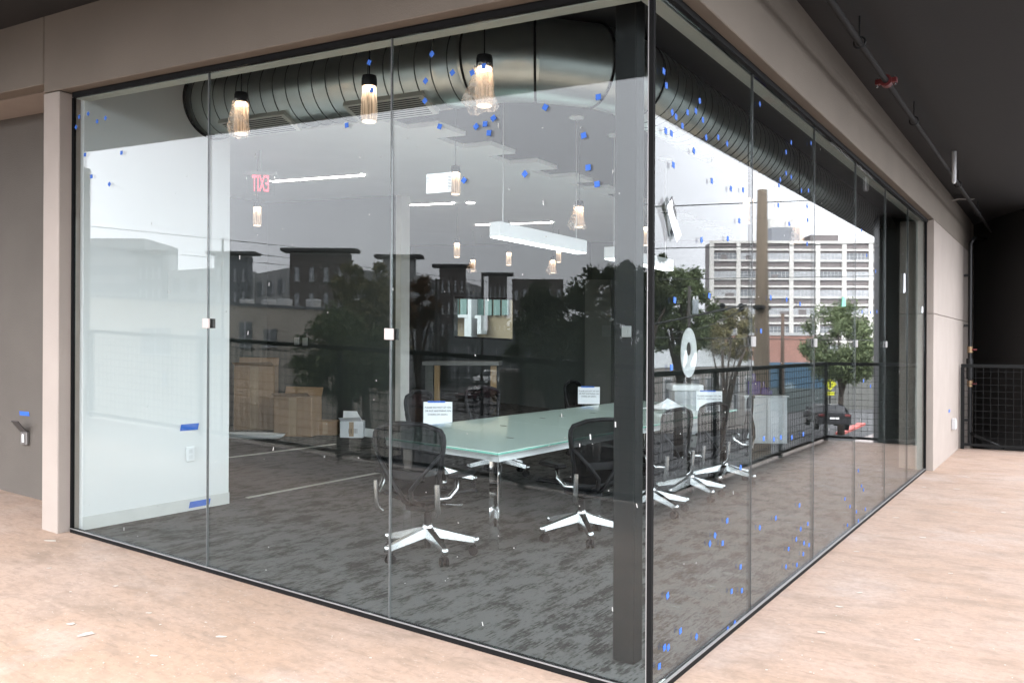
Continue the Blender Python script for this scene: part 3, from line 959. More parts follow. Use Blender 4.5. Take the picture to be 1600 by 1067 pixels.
# ------------------------------------------------------------------ conference table
tz = 0.73
tb = thing('conference_table', 'long conference table with frosted green glass top and chrome legs', 'table')
outline = [(-1.787, 1.47), (-1.787, 6.6), (-3.1, 6.6), (-3.1, 2.2), (-2.82, 1.47)]
sec = [(-1.787, 1.47, 3.18), (0, 3.19, 4.9), (0, 4.91, 6.6)]
MB().prism([(-1.787, 1.47), (-1.787, 3.185), (-3.1, 3.185), (-3.1, 2.2), (-2.82, 1.47)], tz - 0.006, tz).build('glass_top', frost_green, tb, True)
MB().prism([(-1.787, 1.47), (-1.787, 3.185), (-3.1, 3.185), (-3.1, 2.2), (-2.82, 1.47)], tz - 0.018, tz - 0.0065).build('glass_edge', green_edge, tb, True)
for ya, yb in ((3.19, 4.89), (4.895, 6.6)):
    MB().box(-3.1, -1.787, ya, yb, tz - 0.006, tz).build('glass_top', frost_green, tb, True)
    MB().box(-3.1, -1.787, ya, yb, tz - 0.018, tz - 0.0065).build('glass_edge', green_edge, tb, True)
MB().box(-1.93, -1.87, 1.6, 6.5, tz - 0.09, tz - 0.02).build('rail', white_plastic, tb, True)
MB().box(-3.0, -2.94, 2.3, 6.5, tz - 0.09, tz - 0.02).build('rail', white_plastic, tb, True)
for y_ in (1.62, 3.2, 4.9, 6.45):
    MB().box(-2.94, -1.93, y_, y_ + 0.05, tz - 0.09, tz - 0.022).build('cross_rail', white_plastic, tb, True)
for y_ in (1.6, 3.19, 4.89, 6.42):
    for x in (-1.95, -2.98):
        if y_ == 1.6 and x < -2.5:
            x = -2.75
        MB().bev(x, x + 0.075, y_, y_ + 0.02, 0.0, tz - 0.092, 0.002).build('leg', chrome, tb, True)
gm = mat('grommet_dark', (0.03, 0.03, 0.03), 0.5)
for px, py in ((787, 665), (848, 653), (797, 684), (878, 650), (926, 645)):
    p = un(onZ(px, py, tz))
    MB().box(p.x - 0.03, p.x + 0.03, p.y - 0.012, p.y + 0.012, tz + 0.0005, tz + 0.002).build('slot_cover', gm, tb, True)

# ------------------------------------------------------------------ office chairs
def chair_half_width(v):
    # outline of the backrest, v from 0 (bottom) to 1 (top)
    pts = [(0, .155), (.12, .185), (.3, .205), (.5, .235), (.7, .262), (.85, .268), (.93, .25), (.975, .21), (1.0, .13)]
    for (a, b), (c, d) in zip(pts, pts[1:]):
        if a <= v <= c:
            return b + (d - b) * (v - a) / (c - a)
    return pts[-1][1]
def back_pt(u, v):
    hw = chair_half_width(v)
    z = 0.42 + 0.505 * v + 0.012 * (1 - u * u) * (1 if v > .9 else 0)
    y = -0.20 - 0.10 * v - 0.05 * math.sin(v * PI) * 0.6 + 0.045 * u * u
    return Vector((u * hw, y, z))
def make_chair():
    root = thing('office_chair', 'x', 'chair')
    leg = MB()
    leg.hexa([(-0.034, 0.02, 0.14), (0.034, 0.02, 0.14), (0.02, 0.345, 0.084), (-0.02, 0.345, 0.084),
              (-0.025, 0.02, 0.205), (0.025, 0.02, 0.205), (0.016, 0.345, 0.118), (-0.016, 0.345, 0.118)])
    leg_me = leg.mesh('leg')
    leg_me.materials.append(alum)
    cap_me = MB().lathe([(0.019, 0.079), (0.024, 0.085), (0.024, 0.114), (0.018, 0.122)], 0, 0.335, 12).mesh('leg_tip', smooth=40)
    cap_me.materials.append(alum)
    cas = MB()
    for s_ in (-1, 1):
        c_ = s_ * 0.017
        vs_, fs_ = [], []
        n_ = 14
        for xx in (c_ - 0.009, c_ + 0.009):
            for k in range(n_):
                a_ = 2 * PI * k / n_
                vs_.append((xx, 0.315 + 0.031 * math.cos(a_), 0.031 + 0.031 * math.sin(a_)))
        fs_ = [tuple(range(n_ - 1, -1, -1)), tuple(range(n_, 2 * n_))] + [(k, (k + 1) % n_, n_ + (k + 1) % n_, n_ + k) for k in range(n_)]
        cas.add(vs_, fs_)
    cas.box(-0.012, 0.012, 0.295, 0.335, 0.03, 0.07)
    cas.tube([(0, 0.325, 0.06), (0, 0.325, 0.09)], 0.006, 6)
    cas_me = cas.mesh('caster')
    cas_me.materials.append(plastic_black)
    for k in range(5):
        a_ = 2 * PI * k / 5 + 0.25
        lg = obj('leg', leg_me, None, root)
        lg.rotation_euler = (0, 0, a_)
        obj('leg_tip', cap_me, None, lg)
        obj('caster', cas_me, None, lg)
    MB().lathe([(0.038, 0.135), (0.042, 0.15), (0.042, 0.205), (0.03, 0.222)], seg=18).build('hub', alum, root, smooth=40)
    MB().lathe([(0.024, 0.06), (0.024, 0.135)], seg=12).build('hub_stem', plastic_black, root)
    MB().lathe([(0.026, 0.222), (0.026, 0.3), (0.018, 0.3), (0.018, 0.36)], seg=14).build('gas_column', plastic_black, root, smooth=40)
    MB().bev(-0.09, 0.09, -0.16, 0.12, 0.335, 0.385, 0.012).build('tilt_mechanism', plastic_black, root)
    MB().tube([(0.09, 0.05, 0.36), (0.24, 0.06, 0.365)], 0.007, 8).build('lever', alum, root)
    # seat: curved mesh in a tubular frame
    def seat_pt(u, v):
        hw = 0.245 - 0.03 * (1 - v) ** 2
        return Vector((u * hw, -0.2 + 0.45 * v, 0.425 + 0.02 * u * u - 0.05 * max(0, v - .75) * 4 * (v - .75) * 4 * .25 + 0.01 * (1 - v)))
    N, M = 10, 10
    g = MB()
    g.add([seat_pt(-1 + 2 * i / N, j / M) for j in range(M + 1) for i in range(N + 1)],
          [(j * (N + 1) + i, j * (N + 1) + i + 1, (j + 1) * (N + 1) + i + 1, (j + 1) * (N + 1) + i) for j in range(M) for i in range(N)])
    g.build('seat_mesh', fabric_mesh, root, smooth=True)
    rim = [seat_pt(-1, j / M) for j in range(M + 1)] + [seat_pt(-1 + 2 * i / N, 1) for i in range(1, N)] + [seat_pt(1, 1 - j / M) for j in range(M + 1)] + [seat_pt(1 - 2 * i / N, 0) for i in range(1, N)]
    MB().tube(rim, 0.016, 8, closed=True).build('seat_frame', plastic_black, root, smooth=True)
    # back
    N, M = 10, 16
    g = MB()
    g.add([back_pt(-1 + 2 * i / N, j / M) for j in range(M + 1) for i in range(N + 1)],
          [(j * (N + 1) + i, j * (N + 1) + i + 1, (j + 1) * (N + 1) + i + 1, (j + 1) * (N + 1) + i) for j in range(M) for i in range(N)])
    bk = g.build('backrest_mesh', fabric_mesh, root, smooth=True)
    rim = [back_pt(-1, j / M) for j in range(M + 1)] + [back_pt(-1 + 2 * i / N, 1) for i in range(1, N)] + [back_pt(1, 1 - j / M) for j in range(M + 1)] + [back_pt(1 - 2 * i / N, 0) for i in range(1, N)]
    MB().tube(rim, 0.017, 8, closed=True).build('backrest_frame', plastic_black, root, smooth=True)
    # V-shaped support behind the back
    for s_ in (-1, 1):
        q = [back_pt(s_ * 0.98, 0.62) + Vector((0, -0.012, 0)), back_pt(s_ * 0.62, 0.36) + Vector((0, -0.05, 0)), Vector((s_ * 0.05, -0.305, 0.50)), Vector((s_ * 0.03, -0.26, 0.42)), Vector((s_ * 0.05, -0.12, 0.37))]
        MB().tube(q, [0.013, 0.014, 0.016, 0.018, 0.02], 8).build('back_support', plastic_black, root, smooth=True)
    MB().bev(-0.13, 0.13, -0.275, -0.255, 0.56, 0.62, 0.006).build('lumbar_pad', plastic_black, root)
    # arm posts of polished aluminium, arm pads
    for s_ in (-1, 1):
        x = s_ * 0.235
        MB().tube([(s_ * 0.215, -0.235, 0.335), (x, -0.262, 0.36), (x, -0.275, 0.40), (x, -0.285, 0.55)], 0.019, 10).build('arm_post', alum, root, smooth=50)
        MB().tube([(x, -0.27, 0.45), (s_ * 0.275, -0.2, 0.45), (s_ * 0.29, -0.12, 0.50), (s_ * 0.285, -0.10, 0.575)], [0.016, 0.02, 0.017, 0.014], 8).build('arm_bracket', alum, root, smooth=True)
        MB().bev(s_ * 0.285 - 0.045, s_ * 0.285 + 0.045, -0.18, 0.1, 0.575, 0.605, 0.012).build('arm_pad', plastic_black, root)
    return root
ch0 = make_chair()
chairs = [(-2.17, 1.17, 8, 'office chair at the near table end, closest to the left glass'),
          (-1.60, 2.34, 62, 'office chair just left of the dark steel column, back to the glass'),
          (-1.58, 3.62, 84, 'office chair right behind the black glass corner seal'),
          (-1.58, 4.56, 80, 'office chair behind the first right pane, middle of the right row'),
          (-1.6, 5.62, 104, 'office chair farthest along the right row with a notice on its back'),
          (-3.62, 3.22, -80, 'office chair across the table carrying the nearer notice'),
          (-3.62, 4.25, -98, 'empty office chair across the table between the two notices'),
          (-3.62, 6.36, -84, 'office chair across the table carrying the farther notice')]
for i, (x, y_, rz, lab) in enumerate(chairs):
    o = ch0 if i == 0 else copy_tree(ch0)
    o.location = (x, y_, S(x) + 0.004)
    o.rotation_euler = (0, 0, R(rz))
    o['label'] = lab
    o['group'] = 'mesh office chairs round the table'

# notices
def notice(p, rz, tilt, label, lines=3):
    o = thing('paper_notice', label, 'notice', p, rz, 'printed notices on the chairs')
    o.rotation_euler = (tilt, 0, rz)
    n_ = 8
    vs_ = []
    for j in range(n_ + 1):
        for i in (-1, 1):
            vs_.append((i * 0.14, 0.008 * math.sin(j / n_ * PI), 0.22 * j / n_))
    MB().add(vs_, [(2 * j, 2 * j + 1, 2 * j + 3, 2 * j + 2) for j in range(n_)]).build('sheet', paper, o, smooth=True)
    txt = ['PLEASE DO NOT SIT ON', 'OR PUT ANYTHING ON', 'CHAIRS OR DESKS.']
    for k, s_ in enumerate(txt[:lines]):
        l_ = obj('lettering', text_mesh(s_, 0.0235), ink, o, (0, -0.0035, 0.165 - 0.034 * k))
        l_.rotation_euler = (PI / 2, 0, 0)
    MB().box(-0.1, 0.07, -0.004, -0.001, 0.212, 0.228).build('tape', blue_tape, o)
    return o
notice(onX(684, 663, -3.62), HEAD + 0.05, -0.12, 'white printed notice taped to the chair across the near table')
notice(onX(920, 631, -3.66), HEAD - 0.1, -0.10, 'white printed notice taped to the far chair across the table')
notice(P(1108, 642, 9.6), HEAD - 0.2, -0.1, 'white printed notice seen through the right glass, hung on a chair', 2)

# ------------------------------------------------------------------ room clutter
def carton(label, px, py, wpx, hpx, depth, yaw, m=card, flaps=True, D=None, name='cardboard_box', group='cardboard boxes by the dark wall'):
    base = onZ(px, py, 0.004)
    D = (base - Vector((CX, CY, CZ))).dot(Vector((FX, FY, 0)))
    wd, ht = wpx * D / FPX, hpx * D / FPX
    o = thing(name, label, 'box', base, yaw, group)
    MB().bev(-wd / 2, wd / 2, 0, depth, 0, ht, 0.006).build('body', m, o)
    MB().box(-wd * 0.1, wd * 0.1, -0.0025, -0.0005, 0.02, ht - 0.01).build('tape_strip', mat('packing_tape', (0.38, 0.27, 0.17), 0.3), o)
    if flaps:
        MB().hexa([(-wd / 2 + .01, 0.0, ht + 0.001), (wd / 2 - .01, 0.0, ht + 0.001), (wd / 2 - .01, 0.006, ht + 0.001), (-wd / 2 + .01, 0.006, ht + 0.001),
                   (-wd / 2 - .01, -0.07, ht + 0.05), (wd / 2 - .03, -0.09, ht + 0.06), (wd / 2 - .03, -0.084, ht + 0.062), (-wd / 2 - .01, -0.064, ht + 0.052)]).build('flap', m, o)
        MB().hexa([(-wd / 2, depth - 0.006, ht + 0.001), (wd / 2, depth - 0.006, ht + 0.001), (wd / 2, depth, ht + 0.001), (-wd / 2, depth, ht + 0.001),
                   (-wd / 2, depth + 0.04, ht + 0.12), (wd / 2, depth + 0.05, ht + 0.11), (wd / 2, depth + 0.056, ht + 0.11), (-wd / 2, depth + 0.046, ht + 0.12)]).build('flap', m, o)
    return o
carton('tall brown cardboard box by the dark wall, leftmost of the boxes', 397, 672, 62, 100, 0.4, 0.7)
carton('wide brown cardboard box with torn open flaps', 457, 682, 62, 62, 0.4, 0.45)
carton('low brown cardboard carton to the right of the open box', 508, 680, 38, 22, 0.3, 0.6, flaps=False)
wb = carton('small white printed box on the carpet by the dark wall', 549, 684, 36, 26, 0.25, 0.6, m=paper, name='white_box', group=None)
lm = obj('lettering', text_mesh('||| |||', 0.07), ink, wb, (0.02, -0.004, 0.1))
lm.rotation_euler = (PI / 2, 0, 0)
p = onZ(590, 672, 0.004)
o = thing('white_carton', 'low long white carton lying beside the white printed box', 'box', p, 0.55)
MB().bev(-0.3, 0.35, 0, 0.2, 0, 0.13, 0.005).build('body', white_plastic, o)
MB().box(-0.31, 0.36, -0.008, 0.208, 0.131, 0.15).build('lid', white_plastic, o)
p = onZ(390, 684, 0.004)
o = thing('white_tray', 'white oval tray lying on the carpet before the tall box', 'tray', p, 0.5)
MB().lathe([(0.40, 0.0), (0.46, 0.03), (0.48, 0.06), (0.45, 0.05), (0.0, 0.02)], seg=28).build('tray_body', white_plastic, o, smooth=40).scale = (1, 0.35, 1)
# light strips on the carpet (bare floor seams)
for (pa, pb, lab) in [((357, 715), (524, 694), 'pale transition strip in the carpet, farther one near the boxes'), ((385, 778), (606, 736), 'pale transition strip in the carpet, nearer one left of the chair')]:
    A, B_ = un(onZ(*pa, 0.004)), un(onZ(*pb, 0.004))
    d = (B_ - A).normalized()
    nr = Vector((-d.y, d.x, 0)) * 0.018
    o = MB().hexa([(*(q)[:2], 0.0045) for q in (A - nr, B_ - nr, B_ + nr, A + nr)] + [(*(q)[:2], 0.012) for q in (A - nr * .7, B_ - nr * .7, B_ + nr * .7, A + nr * .7)]).build('floor_strip', mat('floor_strip', (0.4, 0.38, 0.34), 0.6), None, True)
    tag(o, lab, 'floor strip', 'pale strips across the carpet')
# workbench in the dark room with clutter
p = onZ(690, 648, 0.004)
o = thing('workbench', 'dark workbench with raw wooden leg in the dim back room', 'workbench', p, 0.5)
MB().bev(-0.35, 1.0, 0, 0.7, 0.86, 0.93, 0.006).build('top', mat('bench_top', (0.2, 0.2, 0.19), 0.5), o)
MB().box(-0.14, -0.05, 0.05, 0.14, 0, 0.858).build('leg', wood, o)
MB().box(-0.30, -0.16, 0.05, 0.18, 0, 0.858).build('leg', wall_mid, o)
MB().box(0.85, 0.95, 0.05, 0.14, 0, 0.858).build('leg', wood, o)
MB().box(-0.04, 0.84, 0.2, 0.65, 0.3, 0.33).build('shelf', black_metal, o)
p = onZ(644, 672, 0.004)
o = thing('wooden_crate', 'raw wooden crate with a red sack on top, behind the white wall end', 'crate', p, 0.5)
for k in range(3):
    MB().box(-0.25, 0.25, 0, 0.02, 0.02 + k * 0.11, 0.11 + k * 0.11).build('slat', mat('red_wood', (0.25, 0.1, 0.05), 0.7, var=0.2), o)
MB().box(-0.25, 0.25, 0.021, 0.4, 0.02, 0.3).build('body', wood, o)
MB().lathe([(0.2, 0.345), (0.24, 0.40), (0.18, 0.50), (0.06, 0.54)], 0, 0.2, 14).build('red_sack', red_paint, o, smooth=True)
# credenza with purple bottles
p = onZ(1196, 704, 0.004)
o = thing('credenza', 'pale grey credenza at the far end behind the right glass', 'cabinet', p, HEAD)
D_ = (p - Vector((CX, CY, CZ))).dot(Vector((FX, FY, 0)))
u_ = D_ / FPX
MB().bev(-32 * u_, 34 * u_, 0, 0.5, 0.1, 84 * u_, 0.01).build('body', mat('pale_laminate', (0.5, 0.51, 0.52), 0.5), o)
MB().box(-30 * u_, 32 * u_, 0.03, 0.45, 0.0, 0.098).build('plinth', black_metal, o)
for k in range(2):
    MB().bev(-31 * u_ + k * 33 * u_, -0.5 * u_ + k * 33 * u_, -0.015, -0.001, 0.13, 82 * u_, 0.003).build('door', mat('pale_laminate_door', (0.47, 0.48, 0.49), 0.45), o)
MB().box(-34 * u_, 36 * u_, -0.02, 0.52, 84.2 * u_, 86 * u_).build('top', mat('pale_top', (0.55, 0.55, 0.55), 0.4), o)
purple = mat('purple_glass', (0.03, 0.015, 0.12), 0.15, var=0.2)
zt = 86.2 * u_
for dx, wd, hb, hn, lab in ((-13, 10, 22, 34, 'square purple bottle, largest on the pale credenza'), (3, 5, 12, 21, 'slim purple bottle beside the largest one on the credenza'), (11, 5, 8, 12, 'smallest purple bottle on the pale credenza')):
    q = p + Vector((RX, RY, 0)) * dx * u_ + Vector((FX, FY, 0)) * 0.2
    b_ = thing('purple_bottle', lab, 'bottle', q + Vector((0, 0, zt)), HEAD, 'purple bottles on the credenza')
    MB().bev(-wd * u_, wd * u_, -0.05, 0.05, 0, hb * u_, 0.012).build('body', purple, b_)
    MB().lathe([(wd * .35 * u_, hb * u_ + .0005), (wd * .35 * u_, hn * .95 * u_), (wd * .3 * u_, hn * u_)], seg=12).build('neck', purple, b_, smooth=40)
# things on the table end near the corner
p = onZ(1040, 640, tz + 0.002)
o = thing('crumpled_paper', 'crumpled white paper bundle on the table behind the corner seal', 'paper', p)
r2 = random.Random(5)
n_ = 9
vs_ = [((i - n_ / 2) * 0.055 + r2.uniform(-.015, .015), (j - n_ / 2) * 0.05 + r2.uniform(-.015, .015), 0.012 + 0.11 * math.exp(-((i - 5) ** 2 + (j - 4) ** 2) / 8) * r2.uniform(.5, 1.2)) for j in range(n_) for i in range(n_)]
MB().add(vs_, [(j * n_ + i, j * n_ + i + 1, (j + 1) * n_ + i + 1, (j + 1) * n_ + i) for j in range(n_ - 1) for i in range(n_ - 1)]).build('sheet', paper, o)
p = P(1074, 640, 11.2)
p.z = S(p.x) + 0.004
o = thing('storage_tub', 'grey storage tub with white lid beyond the table', 'tub', p, HEAD)
MB().hexa([(-.15, 0, 0.3), (.15, 0, 0.3), (.15, .4, 0.3), (-.15, .4, 0.3), (-.17, -.02, 0.86), (.17, -.02, 0.86), (.17, .42, 0.86), (-.17, .42, 0.86)]).build('body', mat('tub_grey', (0.4, 0.42, 0.43), 0.4), o)
MB().bev(-.2, .2, -.04, .44, 0.862, 0.94, 0.01).build('lid', white_plastic, o)
MB().box(-.16, .16, .02, .38, 0, 0.298).build('stand', wall_mid, o)
# oval white panel with a slot, on two thin rods
p = P(1076, 551, 11.4)
o = thing('oval_panel', 'white oval ring panel on two rods seen through the right glass', 'panel', p, HEAD + 0.3)
g = MB()
n_ = 32
a_, b_ = 0.115, 0.325
for k in range(n_):
    t = 2 * PI * k / n_
    g.v += [(a_ * math.cos(t), -0.01, b_ * math.sin(t)), (a_ * math.cos(t), 0.01, b_ * math.sin(t)), (0.035 * math.cos(t), -0.01, 0.05 + 0.09 * math.sin(t)), (0.035 * math.cos(t), 0.01, 0.05 + 0.09 * math.sin(t))]
for k in range(n_):
    i, j = 4 * k, 4 * ((k + 1) % n_)
    g.f += [(i, j, j + 2, i + 2), (i + 1, i + 3, j + 3, j + 1), (i, i + 1, j + 1, j), (i + 2, j + 2, j + 3, i + 3)]
g.build('ring', white_plastic, o)
for s_ in (-1, 1):
    MB().tube([(s_ * 0.04, 0.018, -0.22), (s_ * 0.04, 0.018, -0.62)], 0.007, 6).build('rod', black_metal, o)
# binder
p = onZ(1092, 690, 0.004) + Vector((0, 0, .11))
o = thing('binder', 'white binder with orange label standing on the floor beyond the right-hand chairs', 'binder', p, HEAD)
MB().bev(-.045, .045, 0, .25, -.105, .2, .003).build('cover', white_plastic, o)
MB().box(-.02, .02, -.003, -.0005, .02, .1).build('spine_label', mat('orange_label', (.6, .2, .05), .6), o)
# switch plates
for i, (px, py, lab) in enumerate([(464, 533, 'pale wall plate on the dark wall above the boxes, left of two'), (477, 534, 'pale wall plate on the dark wall above the boxes, right of two'),
                                   (948, 517, 'pale wall plate left of the dark steel column'), (986, 518, 'pale wall plate showing at the dark steel column')]):
    q = onY(px, py, 5.40) if i < 2 else onY(px, py, 11.2) if i == 2 else onY(980, py, 0.2895)
    o = thing('wall_plate', lab, 'wall plate', q, 0 if i < 2 else 0, 'pale plates on dark walls')
    s_ = (1, 1, 1.9, 0.5)[i]
    m_ = mat('plate_grey', (0.42, 0.43, 0.42), 0.5) if i < 2 else mat('plate_dim', (0.14, 0.145, 0.14), 0.5)
    MB().bev(-.05 * s_, .05 * s_, -.012, -.001, -.055 * s_, .055 * s_, .003).build('plate', m_, o)
    MB().box(-.012 * s_, .012 * s_, -.016, -.0125, -.02 * s_, .02 * s_).build('toggle', m_, o)
# outlet and blue tape on the white partition
q = onX(297, 709, -4.462)
o = thing('wall_outlet', 'white wall outlet low on the white interior wall', 'outlet', q)
MB().bev(0.001, 0.008, -.04, .04, -.06, .06, .003).build('plate', white_plastic, o)
for s_ in (-1, 1):
    MB().bev(0.0085, 0.011, -.017, .017, s_ * .024 - .016, s_ * .024 + .016, .002).build('socket', mat('socket_white', (.66, .67, .67), .4), o)
def strip(q, axis, w_, h_, label, rot=0.0, off=0.002):
    o = thing('tape_strip', label, 'tape', q)
    m_ = MB()
    sk = 0.012
    if axis == 'x':   # lies on a wall whose normal is x
        m_.hexa([(0.001, -w_, -h_), (0.003, -w_, -h_), (0.003, w_, -h_), (0.001, w_, -h_), (0.001, -w_ + sk, h_), (0.003, -w_ + sk, h_), (0.003, w_ + sk, h_), (0.001, w_ + sk, h_)])
    else:
        m_.hexa([(-w_, -0.003, -h_), (w_, -0.003, -h_), (w_, -0.001, -h_), (-w_, -0.001, -h_), (-w_ - sk, -0.003, h_), (w_ - sk, -0.003, h_), (w_ - sk, -0.001, h_), (-w_ - sk, -0.001, h_)])
    m_.build('strip', blue_tape, o)
    return o
strip(onX(295, 667, -4.462), 'x', 0.085, 0.026, 'blue tape strip above the wall outlet on the white interior wall')
strip(onX(311, 786, -4.459), 'x', 0.1, 0.025, 'blue tape strip on the baseboard of the white interior wall')
strip(onY(39, 646, 0.41), 'y', 0.075, 0.018, 'blue tape strip above the open outlet box on the grey outer wall')
strip(onX(1483, 642, REC), 'x', 0.08, 0.02, 'blue tape strip on the pale wall above the far outlet box')

# outdoor outlet boxes
q = onY(42, 684, 0.41)
o = thing('outlet_box', 'metal outlet box with its cover flipped open on the grey outer wall', 'outlet', q)
MB().bev(-.05, .05, -.03, 0.0, -.055, .055, .005).build('box', mat('box_metal', (.22, .21, .2), .4, .6), o)
MB().bev(-.018, .018, -.036, -.0305, -.035, .035, .003).build('socket', white_plastic, o)
MB().hexa([(-.05, -.03, .056), (.05, -.03, .056), (.05, -.024, .058), (-.05, -.024, .058), (-.03, -.12, .15), (.08, -.12, .15), (.08, -.114, .154), (-.03, -.114, .154)]).build('cover', mat('cover_metal', (.1, .1, .1), .4, .5), o)
q = onX(1487, 662, REC)
o = thing('outlet_box', 'clear covered outlet box on the pale wall near the end railing', 'outlet', q)
MB().bev(0, .06, -.07, .07, -.08, .08, .01).build('cover', mat('pale_cover', (.5, .5, .5), .3), o)
MB().bev(.0605, .065, -.03, .03, -.05, .05, .002).build('socket', white_plastic, o)

# ------------------------------------------------------------------ tape squares on the glass
TL = [(124, 183), (138, 178), (165, 185), (152, 190), (119, 199), (133, 242), (190, 239), (143, 276), (171, 288), (577, 98), (581, 141), (675, 85), (665, 127), (664, 158), (707, 114), (738, 114), (756, 104),
      (542, 196), (687, 198), (744, 198), (758, 194), (771, 185), (764, 208), (852, 168), (935, 152), (912, 212), (919, 262), (725, 282), (820, 272), (933, 288)]
TR = [(1037, 112), (1041, 134), (1050, 176), (1056, 183), (1040, 205), (1049, 209), (1066, 197), (1074, 176), (1087, 174), (1093, 158), (1098, 188), (1103, 215), (1122, 215), (1136, 225), (1084, 236), (1052, 258),
      (1187, 163), (1228, 238), (1236, 223), (1267, 224), (1112, 283), (1142, 295), (1161, 297), (1155, 345), (1096, 375), (1057, 363), (1137, 373), (1217, 290), (1219, 281), (1228, 271), (1236, 277),
      (1252, 298), (1263, 298), (1216, 321), (1261, 322), (1262, 344), (1233, 350), (1261, 381), (1054, 469), (1108, 462), (1204, 465), (1229, 468), (1250, 475), (1189, 517), (1049, 574),
      (1136, 813), (1117, 836), (1109, 849), (1129, 848), (1187, 824), (1212, 809), (1249, 789), (1262, 818), (1251, 826), (1244, 842), (1256, 848), (1264, 851), (1232, 857), (1255, 865), (1245, 882), (1228, 885),
      (1157, 885), (1143, 923), (1159, 922), (1043, 930), (1148, 973), (1137, 983), (1063, 985), (1088, 994), (1038, 1011), (1044, 1011), (1030, 1040), (1328, 791), (1338, 799), (1352, 795), (1341, 813), (1324, 820),
      (1193, 685), (1209, 686), (1220, 683), (1237, 683), (1255, 678), (1157, 730), (1341, 735), (1346, 759), (1349, 765), (1320, 779), (1349, 595), (1360, 603), (1346, 360), (1354, 399), (1368, 424), (1347, 487), (1360, 488), (1370, 487)]
tl_me = MB().bev(-.0135, .0135, -.0022, 0, -.0135, .0135, .0006).mesh('tape_square')
tl_me.materials.append(blue_tape)
tr_me = MB().bev(0, .0022, -.0135, .0135, -.0135, .0135, .0006).mesh('tape_square')
tr_me.materials.append(blue_tape)
ORD = ['first', 'second', 'third', 'fourth', 'fifth', 'sixth', 'seventh', 'eighth', 'ninth', 'tenth', 'eleventh', 'twelfth', 'thirteenth', 'fourteenth', 'fifteenth', 'sixteenth', 'seventeenth', 'eighteenth', 'nineteenth', 'twentieth', 'twenty-first', 'twenty-second'] + ['twenty-' + w_ for w_ in ('third', 'fourth', 'fifth', 'sixth', 'seventh', 'eighth', 'ninth')] + ['thirtieth'] + ['thirty-' + w_ for w_ in ('first', 'second', 'third', 'fourth', 'fifth', 'sixth')]
groups = {}
for side, pts in (('left', TL), ('right', TR)):
    for px, py in pts:
        if side == 'left':
            q = onY(px, py, -0.0062)
            pane = ['near', 'middle', 'far'][0 if -q.x < 1.5 else 1 if -q.x < 3.0 else 2]
        else:
            q = onX(px, py, 0.0062)
            pane = ['nearest', 'second', 'third', 'fourth', 'fifth', 'sixth'][min(5, sum(q.y > j for j in JR[1:-1]))]
        zone = 'upper' if py < 400 else 'middle' if py < 700 else 'lower'
        groups.setdefault((side, pane, zone), []).append((px, py, q))
rt = random.Random(11)
for (side, pane, zone), L_ in groups.items():
    L_.sort(key=lambda e: (e[1], e[0]))
    for k, (px, py, q) in enumerate(L_):
        o = obj('tape_square', tl_me if side == 'left' else tr_me, None, None, q)
        a_ = rt.choice([rt.uniform(-.15, .15), rt.uniform(.5, 1.0), rt.uniform(-.4, .4)])
        o.rotation_euler = (0, a_, 0) if side == 'left' else (a_, 0, 0)
        if len(L_) == 1:
            lab = f'only blue tape square on the {zone} part of the {pane} {side} glass pane'
        else:
            lab = f'{ORD[k]} blue tape square from the top, {zone} part of the {pane} {side} pane'
        tag(o, lab, 'tape', 'blue tape squares on the glass')

# flecks of lint and dried drips on the glass
fk = MB()
rf = random.Random(21)
for i in range(150):
    left = rf.random() < .6
    px, py = (rf.uniform(130, 1000), rf.uniform(150, 980)) if left else (rf.uniform(1030, 1420), rf.uniform(120, 900))
    q = onY(px, py, -0.0065) if left else onX(px, py, 0.0065)
    if q.z - S(q.x) < .06 or q.z - S(q.x) > 3.05:
        continue
    r_ = rf.uniform(.0015, .0032)
    h_ = r_ * rf.choice([1, 1, 1.5, 4])
    sk = rf.uniform(-.6, .6) * h_
    if left:
        fk.hexa([(q.x - r_ + e, q.y - d_, q.z + z2) for z2, e in ((-h_, 0),) for d_, _ in ((.0006, 0),)] * 0 + [(q.x - r_, q.y - .001, q.z - h_), (q.x + r_, q.y - .001, q.z - h_), (q.x + r_, q.y, q.z - h_), (q.x - r_, q.y, q.z - h_), (q.x - r_ + sk, q.y - .001, q.z + h_), (q.x + r_ + sk, q.y - .001, q.z + h_), (q.x + r_ + sk, q.y, q.z + h_), (q.x - r_ + sk, q.y, q.z + h_)])
    else:
        fk.hexa([(q.x, q.y - r_, q.z - h_), (q.x + .001, q.y - r_, q.z - h_), (q.x + .001, q.y + r_, q.z - h_), (q.x, q.y + r_, q.z - h_), (q.x, q.y - r_ + sk, q.z + h_), (q.x + .001, q.y - r_ + sk, q.z + h_), (q.x + .001, q.y + r_ + sk, q.z + h_), (q.x, q.y + r_ + sk, q.z + h_)])
tag(fk.build('glass_flecks', mat('fleck_white', (.45, .45, .43), .8)), 'tiny pale flecks and dried drips on the glass walls', 'flecks', kind='stuff')

